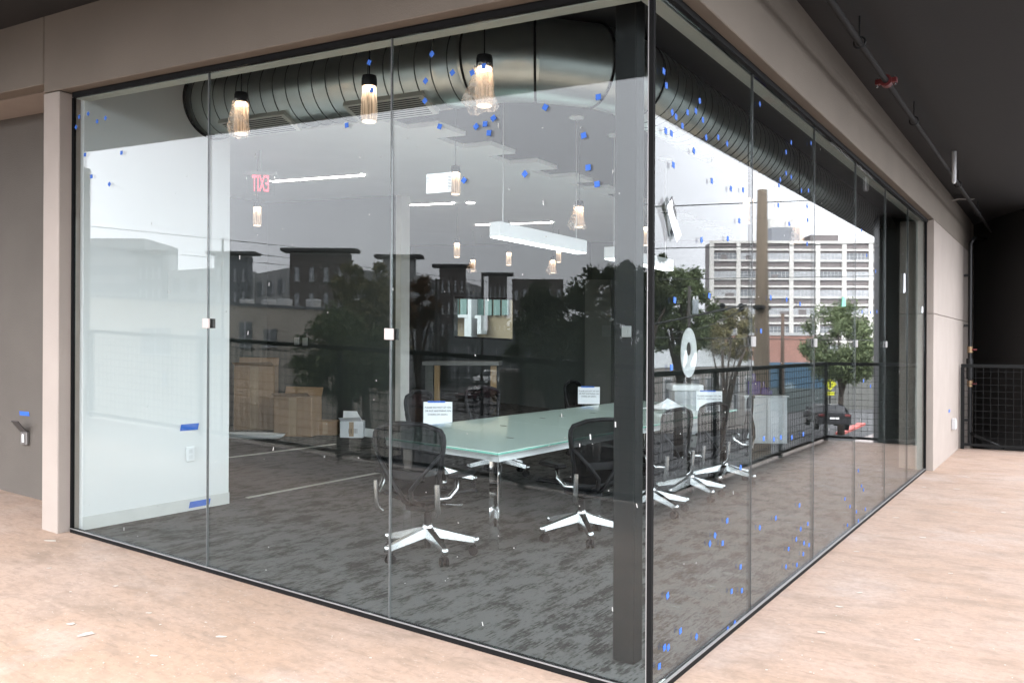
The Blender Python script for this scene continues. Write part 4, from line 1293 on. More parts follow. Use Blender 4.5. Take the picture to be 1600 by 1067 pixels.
# paper labels on the glass
def label_sheet(q, rz, rx, w_, h_, label, lines):
    o = thing('paper_label', label, 'label', q, rz)
    o.rotation_euler = (0, rx, rz)
    n_ = 6
    vs_ = [(-w_ / 2 + w_ * i / n_, 0.003 * math.sin(i / n_ * PI * 1.3) - .001, s_ * h_ / 2) for i in range(n_ + 1) for s_ in (-1, 1)]
    MB().add(vs_, [(2 * i, 2 * i + 2, 2 * i + 3, 2 * i + 1) for i in range(n_)]).build('sheet', paper, o, smooth=True)
    for k, (s_, sz, x, z, rot) in enumerate(lines):
        l_ = obj('lettering', text_mesh(s_, sz), ink, o, (x, -0.0045, z))
        l_.rotation_euler = (PI / 2, rot, 0)
    return o
label_sheet(onY(686, 286, 0.012) + Vector((0, 0.0, 0)), 0, 0.03, 0.165, 0.1, 'white printed paper label stuck on the left glass beside a pendant lamp',
            [('IIIIIIIIII', .03, .07, 0.0, PI / 2), ('III II', .018, -.07, .02, PI / 2)] + [('-- --- -- ---- -', .019, -.005, .035 - .017 * k, 0) for k in range(5)])
o = label_sheet(onX(1053, 345, 0.02), PI / 2, 0.95, 0.19, 0.07, 'white curled paper label peeling off the right glass near the corner', [])
MB().hexa([(-.1, .001, .02), (.02, .001, .03), (.02, .004, .03), (-.1, .004, .02), (-.1, .001, .05), (-.02, .001, .05), (-.02, .004, .05), (-.1, .004, .05)]).build('dark_tape', black_metal, o)
for px, py, w_, h_, m_, lab in [(1413, 443, .06, .11, paper, 'white paper scrap on the far right glass pane'), (1441, 484, .06, .04, paper, 'white tape scrap at the far edge of the right glass'),
                                (1318, 472, .07, .04, mat('green_tape', (.2, .6, .4), .6), 'pale green tape scrap high on the fourth right pane')]:
    q = onX(px, py, 0.008)
    o = MB().hexa([(0, -w_, -h_), (.003, -w_, -h_), (.003, w_, -h_ * .8), (0, w_, -h_ * .8), (0, -w_ * .6, h_), (.003, -w_ * .6, h_), (.003, w_ * .8, h_), (0, w_ * .8, h_)]).build('tape_scrap', m_, None)
    o.location = q
    tag(o, lab, 'tape')

# ------------------------------------------------------------------ sprinkler pipe under the right soffit
pipe = thing('sprinkler_pipe', 'dark sprinkler pipe under the black soffit along the walkway', 'pipe')
pz = SOF - 0.17
pA, pB = onZ(1318, 0, pz), onZ(1544, 366, pz)
pxm = (pA.x + pB.x) / 2
MB().tube([(pxm, -2, pz), (pxm, pB.y, pz)], 0.022, 14).build('main_pipe', steel_grey, pipe, smooth=40)
y_c = onX(1385, 103, pxm).y
def coupling(y_):
    c_ = MB().tube([(pxm, y_ - .035, pz), (pxm, y_ + .035, pz)], 0.043, 14).bev(pxm - .075, pxm + .075, y_ - .025, y_ + .025, pz - .018, pz + .018, .004)
    o = c_.build('coupling', red_paint, pipe, smooth=40)
    for s_ in (-1, 1):
        MB().tube([(pxm + s_ * .062, y_, pz - .035), (pxm + s_ * .062, y_, pz + .03)], .008, 8).build('bolt', alum, o)
coupling(y_c)
coupling(pB.y - 0.05)
for px, py in ((1343, 32), (1428, 165), (1497, 265), (1528, 335)):
    y_ = onX(px, py, pxm).y
    c_ = MB().tube([(pxm, y_, pz + .035), (pxm, y_, SOF)], .006, 6)
    c_.tube([(pxm + .036 * math.cos(t), y_, pz + .036 * math.sin(t)) for t in [2 * PI * k / 16 for k in range(16)]], .006, 6, closed=True)
    c_.build('hanger', black_metal, pipe)
# branch to the wall and riser
yR = 12.0
MB().tube([(pxm, pB.y, pz), (pxm, pB.y + .12, pz), (pxm - .1, pB.y + .2, pz - .05), (0.24, yR + .1, pz - .2), (0.2, yR, pz - .3)], 0.03, 12).build('branch_pipe', black_metal, pipe, smooth=True)
rp = thing('riser_pipe', 'black riser pipe with brass valves on the far wall', 'pipe', (0.2, yR, 0))
MB().tube([(0, 0, pz - .3), (0, 0, 0.02)], 0.032, 12).build('pipe_run', black_metal, rp, smooth=40)
MB().tube([(0, 0, 1.38), (0, 0, 1.05)], 0.055, 12).build('valve_body', black_metal, rp, smooth=40)
for zz in (1.52, 0.98):
    MB().tube([(0, 0, zz - .05), (0, 0, zz + .05)], 0.042, 10).build('brass_valve', brass, rp, smooth=40)
    MB().bev(.03, .1, -.04, -.02, zz - .012, zz + .012, .003).build('handle', red_paint, rp)
MB().tube([(0, 0, .2), (.15, -.1, .14), (.5, -.3, .02)], .025, 8).build('drain_hose', black_metal, rp, smooth=True)
for zz in (0.4, 1.9, 2.7):
    MB().box(-.09, 0.0, -.02, .02, zz - .02, zz + .02).build('bracket', black_metal, rp)
# white tube lamp under the soffit
q = onX(1491, 225, pxm + 0.05)
tl = thing('tube_fitting', 'white vertical tube fitting hanging below the black soffit', 'tube', (q.x, q.y, q.z))
MB().lathe([(.028, -.02), (.03, .0), (.03, .06)], seg=12).build('cap', black_metal, tl)
u_ = 62 * (q - Vector((CX, CY, CZ))).dot(Vector((FX, FY, 0))) / FPX
MB().lathe([(.012, -u_), (.022, -u_ + .02), (.024, -.03), (.02, -.021)], seg=12).build('tube', white_plastic, tl, smooth=40)
MB().tube([(0, 0, .06), (0, 0, SOF - q.z)], .008, 6).build('stem', black_metal, tl)
q = onZ(1504, 312, SOF - 0.004)
o = thing('ceiling_tag', 'small pale tag plate on the black soffit near the pipe', 'tag', q, HEAD)
MB().box(-.12, .14, -.07, .07, -.004, 0.0).build('plate', mat('tag_grey', (.4, .38, .36), .6), o)
MB().box(-.06, .13, -.02, .06, -.006, -.0042).build('print', ink, o)

# ------------------------------------------------------------------ railings
RH = 1.30
def railing(name, p0_, p1_, posts, label, wr=.004):
    o = thing(name, label, 'railing', group='black mesh balcony railings')
    p0_, p1_ = Vector((*p0_, 0)), Vector((*p1_, 0))
    L_ = (p1_ - p0_).length
    d = (p1_ - p0_) / L_
    n_ = Vector((-d.y, d.x, 0))
    def slab(m_, a, b, hw, z0, z1):
        A_, B__ = p0_ + d * a, p0_ + d * b
        nsub = max(1, int((b - a) / 1.0))
        q = [A_ - n_ * hw, B__ - n_ * hw, B__ + n_ * hw, A_ + n_ * hw]
        m_.hexa([(*c[:2], z0) for c in q] + [(*c[:2], z1) for c in q])
    m_ = MB(); slab(m_, 0, L_, .025, RH - .05, RH); m_.build('top_rail', rail_black, o, True)
    m_ = MB(); slab(m_, 0, L_, .02, 0.05, 0.09); m_.build('bottom_rail', rail_black, o, True)
    for a in posts:
        m_ = MB(); slab(m_, a - .025, a + .025, .0255, 0.0, RH - .051); m_.build('post', rail_black, o, True)
    m_ = MB()
    a = 0.1
    while a < L_:
        slab(m_, a - wr, a + wr, wr, .09, RH - .05)
        a += 0.1
    z = 0.19
    while z < RH - .06:
        slab(m_, 0, L_, wr * 1.15, z - wr, z + wr)
        z += 0.1
    w_ = m_.build('wire_mesh', rail_black, o, True)
    w_['kind'] = 'stuff'
    return o
LX, LY, EY = 1.88, -3.86, 11.42
railing('balcony_railing', (-10.9, LY), (-0.001, LY), [0.0, 0.3, 2.8, 5.3, 7.8, 10.3], 'black mesh railing behind the viewer, mirrored in the left glass')
railing('balcony_railing', (0.001, LY), (LX - .03, LY), [0.6, 1.83], 'short black mesh railing bay at the balcony corner behind the viewer')
railing('balcony_railing', (LX, LY), (LX, EY), [0.0, 2.0, 4.6, 7.28, 9.94, 12.6, EY - LY], 'black mesh railing along the walkway, mirrored in the right glass')
railing('balcony_railing', (REC + .03, EY), (LX - .03, EY), [0.02], 'black mesh railing closing the far end of the walkway', .003)

# ================================================================== THE STREET (mostly seen mirrored in the glass)
GZ = -4.0
g = MB()
g.add([(-900, -900, GZ), (0, -900, GZ), (0, 900, GZ), (-900, 900, GZ), (900, -900, GZ), (900, 900, GZ)], [(0, 1, 2, 3), (1, 4, 5, 2)])
me_ = g.mesh('ground', False)
tag(obj('ground', me_, asphalt), 'grey asphalt street and parking ground below the balcony', None, kind='structure')

# --- low rendered building across the street (left mirror)
YF = -28.0
def FL(px, py):                  # pixel in left mirror -> point on the facade plane
    q = onY(px, py, -YF)
    return Vector((q.x, YF, q.z))
c0, c1 = FL(100, 462), FL(575, 489)
lb = thing('low_building', 'low stained beige building with a flat roof, mirrored in the left glass', 'building')
dpth = 2.5
MB().hexa([(c0.x, YF - dpth, GZ), (c1.x, YF - dpth, GZ), (c1.x, YF, GZ), (c0.x, YF, GZ),
           (c0.x, YF - dpth, c0.z), (c1.x, YF - dpth, c1.z), (c1.x, YF, c1.z), (c0.x, YF, c0.z)]).build('wall', old_wall, lb)
MB().hexa([(c0.x, YF - .3, c0.z + .004), (c1.x, YF - .3, c1.z + .004), (c1.x, YF + .06, c1.z + .004), (c0.x, YF + .06, c0.z + .004),
           (c0.x, YF - .3, c0.z + .15), (c1.x, YF - .3, c1.z + .15), (c1.x, YF + .06, c1.z + .15), (c0.x, YF + .06, c0.z + .15)]).build('parapet_cap', apt_grey, lb)
frame_pale = mat('pale_frame', (.55, .56, .56), .6)
for (x0, x1, y0, y1) in ((222, 267, 512, 552), (308, 352, 515, 552), (375, 394, 503, 542), (413, 433, 514, 540), (255, 262, 580, 600)):
    a_, b_ = FL(x0, y1), FL(x1, y0)
    wn = MB().box(a_.x, b_.x, YF + .01, YF + .05, a_.z, b_.z).build('window', far_glass, lb)
    cx_ = (a_.x + b_.x) / 2
    MB().box(cx_ - .04, cx_ + .04, YF + .051, YF + .08, a_.z, b_.z).box(a_.x - .08, b_.x + .08, YF + .051, YF + .12, a_.z - .1, a_.z).build('frame', frame_pale, wn)
for k, px in enumerate((365, 400, 425, 470, 545)):
    q = FL(px, 470)
    u0 = MB().bev(q.x - .3, q.x + .3, YF - 1.2, YF - .6, q.z - 1.2, q.z + .12, .05).build('roof_unit', frame_pale, lb)

# --- apartment block with overhanging roofs (left mirror)
ap = thing('apartment_block', 'five-storey apartment block with brown towers and overhanging flat roofs, mirrored left', 'building')
towers = [(205, 262, 391, 126), (325, 395, 393, 121), (443, 552, 388, 108.6), (588, 655, 398, 115), (677, 735, 413, 128.6), (753, 800, 426, 145)]
def VLp(px, py, D):
    return ML(P(px, py, D))
win_me = None
cells = []
tw_pts = []
for i, (x0, x1, yt, D) in enumerate(towers):
    a_, b_ = VLp(x0 + 10, yt, D), VLp(x1 - 8, yt, D)
    tw_pts.append((a_, b_, (a_.z + b_.z) / 2))
def facade_box(a_, b_, z0, z1, dep, m, nm, out=0.0):
    d = (b_ - a_); d.z = 0
    n_ = Vector((d.y, -d.x, 0)).normalized()
    if n_.dot(Vector((CX, CY, 0)) - Vector((a_.x, a_.y, 0))) < 0:
        n_ = -n_
    q = [a_ + n_ * out, b_ + n_ * out, b_ - n_ * dep, a_ - n_ * dep]
    return MB().hexa([(c.x, c.y, z0) for c in q] + [(c.x, c.y, z1) for c in q]), n_
def add_windows(parent, a_, b_, z0, z1, cols, rows, wfrac, hfrac, m, n_, out, nm='window', frame=True):
    d = (b_ - a_); d.z = 0
    L_ = d.length
    u = d / L_
    cw, chh = L_ / cols, (z1 - z0) / rows
    wm = MB().box(-cw * wfrac / 2, cw * wfrac / 2, -.06, .02, -chh * hfrac / 2, chh * hfrac / 2).mesh(nm)
    wm.materials.append(m)
    fm = MB().box(-cw * wfrac / 2 - .1, cw * wfrac / 2 + .1, -.06, .1, -chh * hfrac / 2 - .18, -chh * hfrac / 2 - .003).box(-.06, .06, .021, .06, -chh * hfrac / 2, chh * hfrac / 2).mesh('window_sill')
    fm.materials.append(frame_pale)
    ang = math.atan2(u.y, u.x)
    if (Vector((-u.y, u.x, 0))).dot(n_) < 0:
        ang += PI
    for i in range(cols):
        for j in range(rows):
            c = a_ + u * cw * (i + .5)
            w_ = obj(nm, wm, None, parent, (c.x + n_.x * out, c.y + n_.y * out, z0 + chh * (j + .5)))
            w_.rotation_euler = (0, 0, ang)
            if frame:
                obj('window_sill', fm, None, w_)
    return
for i, ((a_, b_, zt), tw) in enumerate(zip(tw_pts, towers)):
    m_ = apt_dark if i in (2, 4, 5) else apt_grey if i in (0, 1) else apt_pale
    mb, n_ = facade_box(a_, b_, GZ, zt - .8, 2.4, m_, 'tower')
    t_ = mb.build('tower', m_, ap)
    d = (b_ - a_).normalized() * 1.1
    mb, _ = facade_box(a_ - d, b_ + d, zt - .4, zt, 2.5, apt_grey, 'roof', out=.5)
    mb.build('roof', mat('roof_dark', (.1, .095, .095), .8), ap)
    mb, _ = facade_box(a_, b_, zt - .79, zt - .51, 2.3, apt_pale, 'roof_band', out=-.1)
    mb.build('roof_band', apt_pale, ap)
    add_windows(t_, a_, b_, zt - 14.5, zt - 1.6, 4, 4, .3, .5, pane_pale, n_, .01)
for i in range(5):
    a_, b_ = tw_pts[i][1], tw_pts[i + 1][0]
    zt = min(tw_pts[i][2], tw_pts[i + 1][2]) - 2.2
    mb, n_ = facade_box(a_, b_, GZ, zt, 8, apt_pale, 'wing', out=-1.0)
    w_ = mb.build('wing', apt_pale, ap)
    cols_ = max(2, int((b_ - a_).length / 3.2))
    add_windows(w_, a_, b_, zt - 12.5, zt - .8, cols_, 4, .42, .72, apt_grey, n_, -.98, 'balcony_bay', False)
    add_windows(w_, a_ + (b_ - a_).normalized() * 1.4, b_ + (b_ - a_).normalized() * 1.4, zt - 12.5, zt - .8, cols_, 4, .2, .45, pane_pale, n_, -.97)
# --- pale slab building far left
a_, b_ = VLp(100, 372, 150), VLp(226, 378, 150)
o = thing('slab_building', 'plain pale slab building far behind the apartments, mirrored at left', 'building')
mb, n_ = facade_box(a_, b_, GZ, a_.z, 15, apt_pale, 'wall')
wl = mb.build('wall', mat('slab_pale', (.36, .36, .36), .9, var=.05, scale=.3), o)
for k in range(5):
    mb, _ = facade_box(a_, b_, a_.z - 3.2 - 3.1 * k, a_.z - 1.6 - 3.1 * k, .2, far_glass, 'window_band', out=.05)
    mb.build('window_band', mat('slab_glass', (.22, .23, .24), .2), o)
# --- dark far block behind the trees
a_, b_ = VLp(800, 440, 170), VLp(880, 436, 170)
o = thing('far_block', 'dim far block just showing over the trees, mirrored left of the column', 'building')
mb, n_ = facade_box(a_, b_, GZ, b_.z, 15, apt_dark, 'wall')
wl = mb.build('wall', apt_dark, o)
add_windows(wl, a_, b_, b_.z - 9, b_.z - 1, 6, 2, .4, .5, pane_pale, n_, .02)

# --- street level shops (left mirror, behind the railing)
a_, b_ = VLp(700, 560, 120), VLp(960, 560, 120)
o = thing('shop_row', 'long low grey shop row across the street, mirrored behind the railing', 'building')
mb, n_ = facade_box(a_, b_, GZ, 3.2, 10, concrete_grey, 'wall')
wl = mb.build('wall', mat('shop_grey', (.17, .18, .18), .9), o)
add_windows(wl, a_, b_, GZ + .3, 2.2, 12, 1, .6, .7, far_glass, n_, .03)
mb, _ = facade_box(a_, b_, 3.2 + .003, 3.6, 10.2, apt_pale, 'cornice', out=.2)
mb.build('cornice', apt_grey, o)
# low brown wall seen through mesh
a_, b_ = VLp(780, 575, 40), VLp(1060, 575, 30)
o = thing('boundary_wall', 'low brown boundary wall mirrored low behind the railing', 'wall')
mb, _ = facade_box(a_, b_, GZ, .35, .4, concrete_grey, 'wall')
mb.build('wall_body', mat('brown_wall', (.09, .075, .062), .9, var=.2, scale=1.2), o)
mb, _ = facade_box(a_, b_, .353, .5, .5, concrete_grey, 'coping', out=.06)
mb.build('coping', concrete_grey, o)

# --- vehicles
def make_car(label, loc, rz, body_m, suv=True, s=1.0, name='parked_car'):
    o = thing(name, label, 'car', loc, rz)
    H_ = 1.72 if suv else 1.45
    prof = [(-2.3, .45), (-2.32, .75), (-2.2, 1.0), (-1.0, 1.08), (-.35, H_ - .04), (.2, H_), (1.6, H_ - .02), (2.2, 1.15), (2.3, .9), (2.3, .45)] if suv else \
           [(-2.3, .4), (-2.32, .65), (-2.15, .85), (-1.0, .95), (-.3, H_ - .03), (.3, H_), (1.1, H_ - .05), (1.75, 1.02), (2.25, .95), (2.3, .4)]
    vs_, fs_ = [], []
    n_ = len(prof)
    for sx, ins in ((-1, 0), (1, 0)):
        for (y_, z) in prof:
            w2 = .92 - (0.16 if z > 1.12 else 0.0)
            vs_.append((sx * w2, y_, z))
    fs_ = [tuple(range(n_)), tuple(range(2 * n_ - 1, n_ - 1, -1))] + [(i, n_ + i, n_ + (i + 1) % n_, (i + 1) % n_) for i in range(n_)]
    MB().add(vs_, fs_).build('body', body_m, o)
    gl_ = mat('car_glass', (.03, .035, .04), .1)
    MB().add([(-.7, -.97, 1.12), (.7, -.97, 1.12), (.66, -.42, H_ - .1), (-.66, -.42, H_ - .1)], [(0, 1, 2, 3)]).build('windscreen', gl_, o).location = (0, -.03, .03)
    for sx in (-1, 1):
        MB().add([(sx * .85, -.7, 1.12), (sx * .85, 1.9, 1.12), (sx * .77, 1.5, H_ - .12), (sx * .77, -.3, H_ - .12)], [(0, 1, 2, 3)]).build('side_window', gl_, o)
        MB().bev(sx * .7 - .14, sx * .7 + .14, -2.36, -2.3, .72, .86, .02).build('headlight', white_plastic, o)
        MB().bev(sx * .98 - .09, sx * .98 + .09, -.75, -.62, 1.08, 1.24, .02).build('mirror', body_m, o)
        for y_ in (-1.45, 1.4):
            t_ = MB().tube([(sx * .72, y_, .33), (sx * .94, y_, .33)], .33, 18).build('wheel', plastic_black, o)
            MB().tube([(sx * .941, y_, .33), (sx * .955, y_, .33)], .2, 14).build('rim', alum, t_)
    MB().bev(-.55, .55, -2.36, -2.31, .5, .68, .02).build('grille', plastic_black, o)
    MB().box(-.25, .25, 2.305, 2.33, .7, .82).build('number_plate', white_plastic, o)
    for sx in (-1, 1):
        MB().bev(sx * .72 - .15, sx * .72 + .15, 2.26, 2.32, .85, .98, .02).build('tail_light', red_paint, o)
    return o
q = VLp(764, 603, 95)
make_car('white sport utility car parked in the street, mirrored in the left glass', (q.x, q.y, q.z), math.atan2(CY - q.y, CX - q.x) + PI / 2 + .5, white_paint)
q = VLp(748, 622, 80)
make_car('dark parked car half hidden behind the railing, mirrored near the white one', (q.x, q.y, q.z - .3), math.atan2(CY - q.y, CX - q.x) + PI / 2 + .7, mat('dark_maroon', (.06, .02, .022), .3), False)
q = MR(P(1291, 668, 52))
make_car('black car parked by the walkway corner, mirrored in the right glass', (q.x, q.y, q.z), math.atan2(CY - q.y, CX - q.x) - PI / 2 - .25, mat('black_car_paint', (.015, .015, .017), .25), False)

# --- white gridded building (right mirror)
def VR(px, py, D):
    return MR(P(px, py, D))
D0 = 181.0
gb = thing('gridded_building', 'large white concrete grid building with dark brick bands, mirrored in the right glass', 'building')
A = VR(1112, 376, D0); B_ = VR(1112 + 41.3 * 8, 376, D0)
zt = A.z
mb, n_ = facade_box(A, B_, GZ, zt - .3, 6, far_brick, 'core')
core = mb.build('brick_core', far_brick, gb)
ux = (B_ - A); ux.z = 0
bay = ux.length / 8
ux.normalize()
mpp = D0 / FPX
fh = 28.6 * mpp
for k in range(9):
    c = A + ux * bay * k
    mb, _ = facade_box(c - ux * .42, c + ux * .42, GZ, zt, .3, far_white, 'pilaster', out=.45)
    mb.build('pilaster', far_white, gb)
for f_ in range(9):
    z1 = zt - 15 * mpp - fh * f_ + 3
    if f_ == 0:
        zb = [(zt - 4 * mpp, zt), (zt - 15.5 * mpp, zt - 12.5 * mpp)]
    else:
        zb = [(zt - 12.5 * mpp - fh * f_ - 3 * mpp, zt - 12.5 * mpp - fh * f_), (zt - 12.5 * mpp - fh * f_ + 9 * mpp, zt - 12.5 * mpp - fh * f_ + 11.5 * mpp)]
    for (za, zb_) in zb:
        if za > GZ:
            mb, _ = facade_box(A, B_, za, zb_, .2, far_white, 'beam', out=.3)
            mb.build('floor_band', far_white, gb)
wz = []
wh = 14 * mpp
wme = MB().box(-bay * .43, bay * .43, -.1, .1, -wh / 2, wh / 2).mesh('window'); wme.materials.append(far_glass)
wml = MB().box(-bay * .43, bay * .43, -.1, .1, -wh / 2, wh / 2).mesh('window'); wml.materials.append(mat('far_window_pale', (.42, .43, .44), .2, var=.4, scale=.5))
mu = MB()
for k in range(1, 6):
    x = -bay * .43 + bay * .86 * k / 6
    mu.box(x - .04, x + .04, .101, .16, -wh / 2, wh / 2)
for k in (1, 2):
    mu.box(-bay * .43, bay * .43, .101, .15, -wh / 2 + wh * k / 3 - .04, -wh / 2 + wh * k / 3 + .04)
mme = mu.mesh('muntins'); mme.materials.append(mat('far_muntin', (.5, .51, .51), .6))
ang = math.atan2(ux.y, ux.x)
if Vector((-ux.y, ux.x, 0)).dot(n_) < 0:
    ang += PI
rw = random.Random(2)
for f_ in range(6):
    zc = zt - 15.5 * mpp - fh * f_ - .5 - wh / 2
    for k in range(8):
        c = A + ux * bay * (k + .5) + n_ * .06
        w_ = obj('window', rw.choice([wme, wml]), None, gb, (c.x, c.y, zc))
        w_.rotation_euler = (0, 0, ang)
        obj('muntins', mme, None, w_)
        if rw.random() < .35:
            bx = rw.uniform(-.3, .1) * bay
            b__ = MB().box(bx, bx + bay * rw.uniform(.2, .4), .11, .17, -wh / 2, wh * rw.uniform(-.1, .4)).build('blind', far_brick, w_)
# roof boxes
for (x0, x1, yt, yb, m_) in ((1206, 1250, 355, 376, mat('roof_metal', (.25, .26, .28), .6)), (1210, 1262, 338, 376, far_white), (1267, 1310, 367, 376, far_brick)):
    a_, b_ = VR(x0, yt, D0 + (4 if yt == 338 else 2)), VR(x1, yt, D0 + (4 if yt == 338 else 2))
    mb, _ = facade_box(a_, b_, zt - .5, a_.z, 8, m_, 'roof_box', out=(-3 if yt == 338 else 0))
    mb.build('roof_box', m_, gb)

# --- low brick building and white tent roof, mural wall (right mirror)
a_, b_ = VR(1150, 524, 95), VR(1275, 520, 95)
o = thing('brick_shed', 'low red brick shed beyond the poles, mirrored in the right glass', 'building')
mb, n_ = facade_box(a_, b_, GZ, a_.z, 12, red_brick, 'wall'); wl = mb.build('wall', red_brick, o)
mb, _ = facade_box(a_, b_, a_.z + .003, a_.z + .3, 12.2, apt_pale, 'coping', out=.1); mb.build('coping', apt_pale, o)
add_windows(wl, a_, b_, GZ + .5, GZ + 3.2, 4, 1, .35, .7, far_glass, n_, .02)
a_, m1, b_ = VR(1020, 575, 55), VR(1078, 528, 60), VR(1195, 570, 60)
o = thing('tent_roof', 'low building with pale pitched roof, mirrored above the walkway railing', 'building')
nv = Vector((b_.y - a_.y, -(b_.x - a_.x), 0)).normalized() * 9
MB().add([a_, m1, b_, a_ + nv, m1 + nv, b_ + nv], [(0, 1, 2), (3, 5, 4), (0, 3, 4, 1), (1, 4, 5, 2), (0, 2, 5, 3)]).build('roof', mat('pale_roof', (.4, .42, .42), .5, var=.15, scale=.5), o)
MB().hexa([(a_.x, a_.y, GZ), (b_.x, b_.y, GZ), ((b_ + nv).x, (b_ + nv).y, GZ), ((a_ + nv).x, (a_ + nv).y, GZ), (a_.x, a_.y, a_.z - .05), (b_.x, b_.y, b_.z - .05), ((b_ + nv).x, (b_ + nv).y, b_.z - .05), ((a_ + nv).x, (a_ + nv).y, a_.z - .05)]).build('wall', concrete_grey, o)
for k in range(7):
    c = a_.lerp(b_, .12 + .12 * k)
    dd = (b_ - a_); dd.z = 0; dd.normalize()
    mb, n_ = facade_box(c - dd * .35, c + dd * .35, GZ + 1.2, a_.z - .6, .05, white_paint, 'window', out=.05)
    w_ = mb.build('window', frame_pale, o)
    mb, _ = facade_box(c - dd * .24, c + dd * .24, GZ + 1.35, a_.z - .75, .0, far_glass, 'pane', out=.07)
    mb.build('pane', far_glass, w_)
mur = bpy.data.materials.new('blue_mural'); mur.use_nodes = True
nn, ll = mur.node_tree.nodes, mur.node_tree.links
tcn = nn.new('ShaderNodeTexCoord'); vn = nn.new('ShaderNodeTexVoronoi'); vn.inputs['Scale'].default_value = .45
rp_ = nn.new('ShaderNodeValToRGB')
rp_.color_ramp.elements[0].color = (.42, .5, .5, 1); rp_.color_ramp.elements[0].position = .12
rp_.color_ramp.elements[1].color = (.05, .11, .17, 1); rp_.color_ramp.elements[1].position = .38
ll.new(tcn.outputs['Object'], vn.inputs['Vector']); ll.new(vn.outputs['Distance'], rp_.inputs[0]); ll.new(rp_.outputs[0], nn['Principled BSDF'].inputs['Base Color'])
a_, b_ = VR(1196, 566, 75), VR(1292, 566, 75)
o = thing('mural_wall', 'blue painted mural wall behind the walkway railing, mirrored right', 'wall')
mb, n_ = facade_box(a_, b_, GZ + 2.0, a_.z, .5, mur, 'wall'); mb.build('painted_panel', mur, o)
mb, n_ = facade_box(a_, b_, GZ, GZ + 1.99, .5, concrete_grey, 'plinth'); mb.build('plinth', mat('plinth_green', (.1, .12, .12), .9), o)
# dark low wall + road items to the right of the mural
a_, b_ = VR(1292, 575, 78), VR(1400, 572, 78)
o = thing('back_wall', 'grey wall right of the mural, mirrored behind the railing corner', 'wall')
mb, n_ = facade_box(a_, b_, GZ, a_.z, .5, concrete_grey, 'w'); mb.build('wall_body', mat('back_wall_grey', (.13, .13, .12), .9, var=.2, scale=.6), o)
mb, n_ = facade_box(a_, b_, a_.z + .002, a_.z + .2, .6, concrete_grey, 'w', out=.05); mb.build('coping', concrete_grey, o)
# yellow warning sign
q = VR(1297, 612, 62)
o = thing('warning_sign', 'yellow diamond warning sign mirrored beside the railing corner post', 'sign', q, math.atan2(CY - q.y, CX - q.x) + PI / 2)
yl = mat('sign_yellow', (.6, .62, .03), .5)
MB().add([(-.45, -.02, .55), (0, -.02, .1), (.45, -.02, .55), (0, -.02, 1.0), (-.45, .02, .55), (0, .02, .1), (.45, .02, .55), (0, .02, 1.0)], [(0, 1, 2, 3), (7, 6, 5, 4), (0, 4, 5, 1), (1, 5, 6, 2), (2, 6, 7, 3), (3, 7, 4, 0)]).build('plate', yl, o)
MB().box(-.3, .3, -.02, .02, -.25, .0).build('lower_plate', yl, o)
MB().tube([(0, .05, 1.0), (0, .05, GZ - q.z)], .04, 8).build('post', steel_grey, o)
MB().bev(-.06, .06, -.03, -.021, .3, .8, .005).build('symbol', ink, o)
# painted kerb strip
a_, b_ = VR(1318, 645, 55), VR(1352, 638, 62)
o = thing('red_kerb', 'red painted kerb strip on the road, mirrored right of the black car', 'kerb')
dd = (b_ - a_).normalized()
mb, _ = facade_box(Vector((a_.x, a_.y, 0)), Vector((b_.x, b_.y, 0)), GZ, GZ + .15, .5, red_paint, 'k'); mb.build('kerb_stone', mat('kerb_red', (.5, .12, .1), .7), o)
# pale pavement in the right mirror
q0 = [VR(1225, 690, 40), VR(1400, 640, 60), VR(1400, 700, 26), VR(1225, 730, 26)]
tag(MB().hexa([(c.x, c.y, GZ + .002) for c in q0] + [(c.x, c.y, GZ + .14) for c in q0]).build('pavement', mat('pale_pavement', (.34, .3, .28), .9, var=.12, scale=.5)), 'pale pavement below the walkway end', None, kind='structure')

# --- poles and wires
def pole(label, base, top_z, r0, r1, m_, arms=0, lean=(0, 0), name='utility_pole'):
    o = thing(name, label, 'pole', base)
    h = top_z - base.z
    MB().tube([(lean[0] * t, lean[1] * t, h * t) for t in (0, .35, .7, 1)], [r0, r0 * .93 + r1 * .07, r0 * .4 + r1 * .6, r1], 14).build('shaft', m_, o, smooth=True)
    d = Vector((RX, RY, 0))
    for k in range(arms):
        z = h - .6 - 1.1 * k
        MB().hexa([(*(d * s_ * 1.2 + Vector((0, .06 * e, 0)))[:2], z - .06) for s_, e in ((-1, -1), (1, -1), (1, 1), (-1, 1))] + [(*(d * s_ * 1.2 + Vector((0, .06 * e, 0)))[:2], z + .06) for s_, e in ((-1, -1), (1, -1), (1, 1), (-1, 1))]).build('crossarm', m_, o)
    return o
def pole_px(label, px, ytop, D, wpx_b, wpx_t, m_, mir, name='utility_pole', arms=0, xlean=0):
    top = mir(P(px, ytop, D))
    r_b, r_t = wpx_b / 2 * D / FPX, wpx_t / 2 * D / FPX
    base = Vector((top.x, top.y, GZ + 0.01))
    return pole(label, base, top.z, r_b, r_t, m_, arms, name=name), top
pw = wood_pole_mat()
big, bt = pole_px('thick weathered wooden utility pole, mirrored in the second right pane', 1191, 297, 21, 31, 15, pw, MR)
br = big
MB().bev(-.12, .12, -.35, .35, 0, .1, .02).build('bracket', steel_grey, br).location = (0.0, 0, bt.z - GZ - 2.9)
for k, s_ in enumerate((-.5, -.95)):
    MB().lathe([(.05, 0), (.08, .05), (.05, .1), (.08, .15), (.04, .2)], 0, 0, 10).build('insulator', plastic_black, br, smooth=40).location = (s_ * -RX, s_ * -RY * -1, bt.z - GZ - 2.95)
pole_px('slim brown pole right of the thick wooden pole, mirrored right', 1223, 490, 60, 6, 5, mat('brown_pole', (.12, .08, .06), .8), MR)
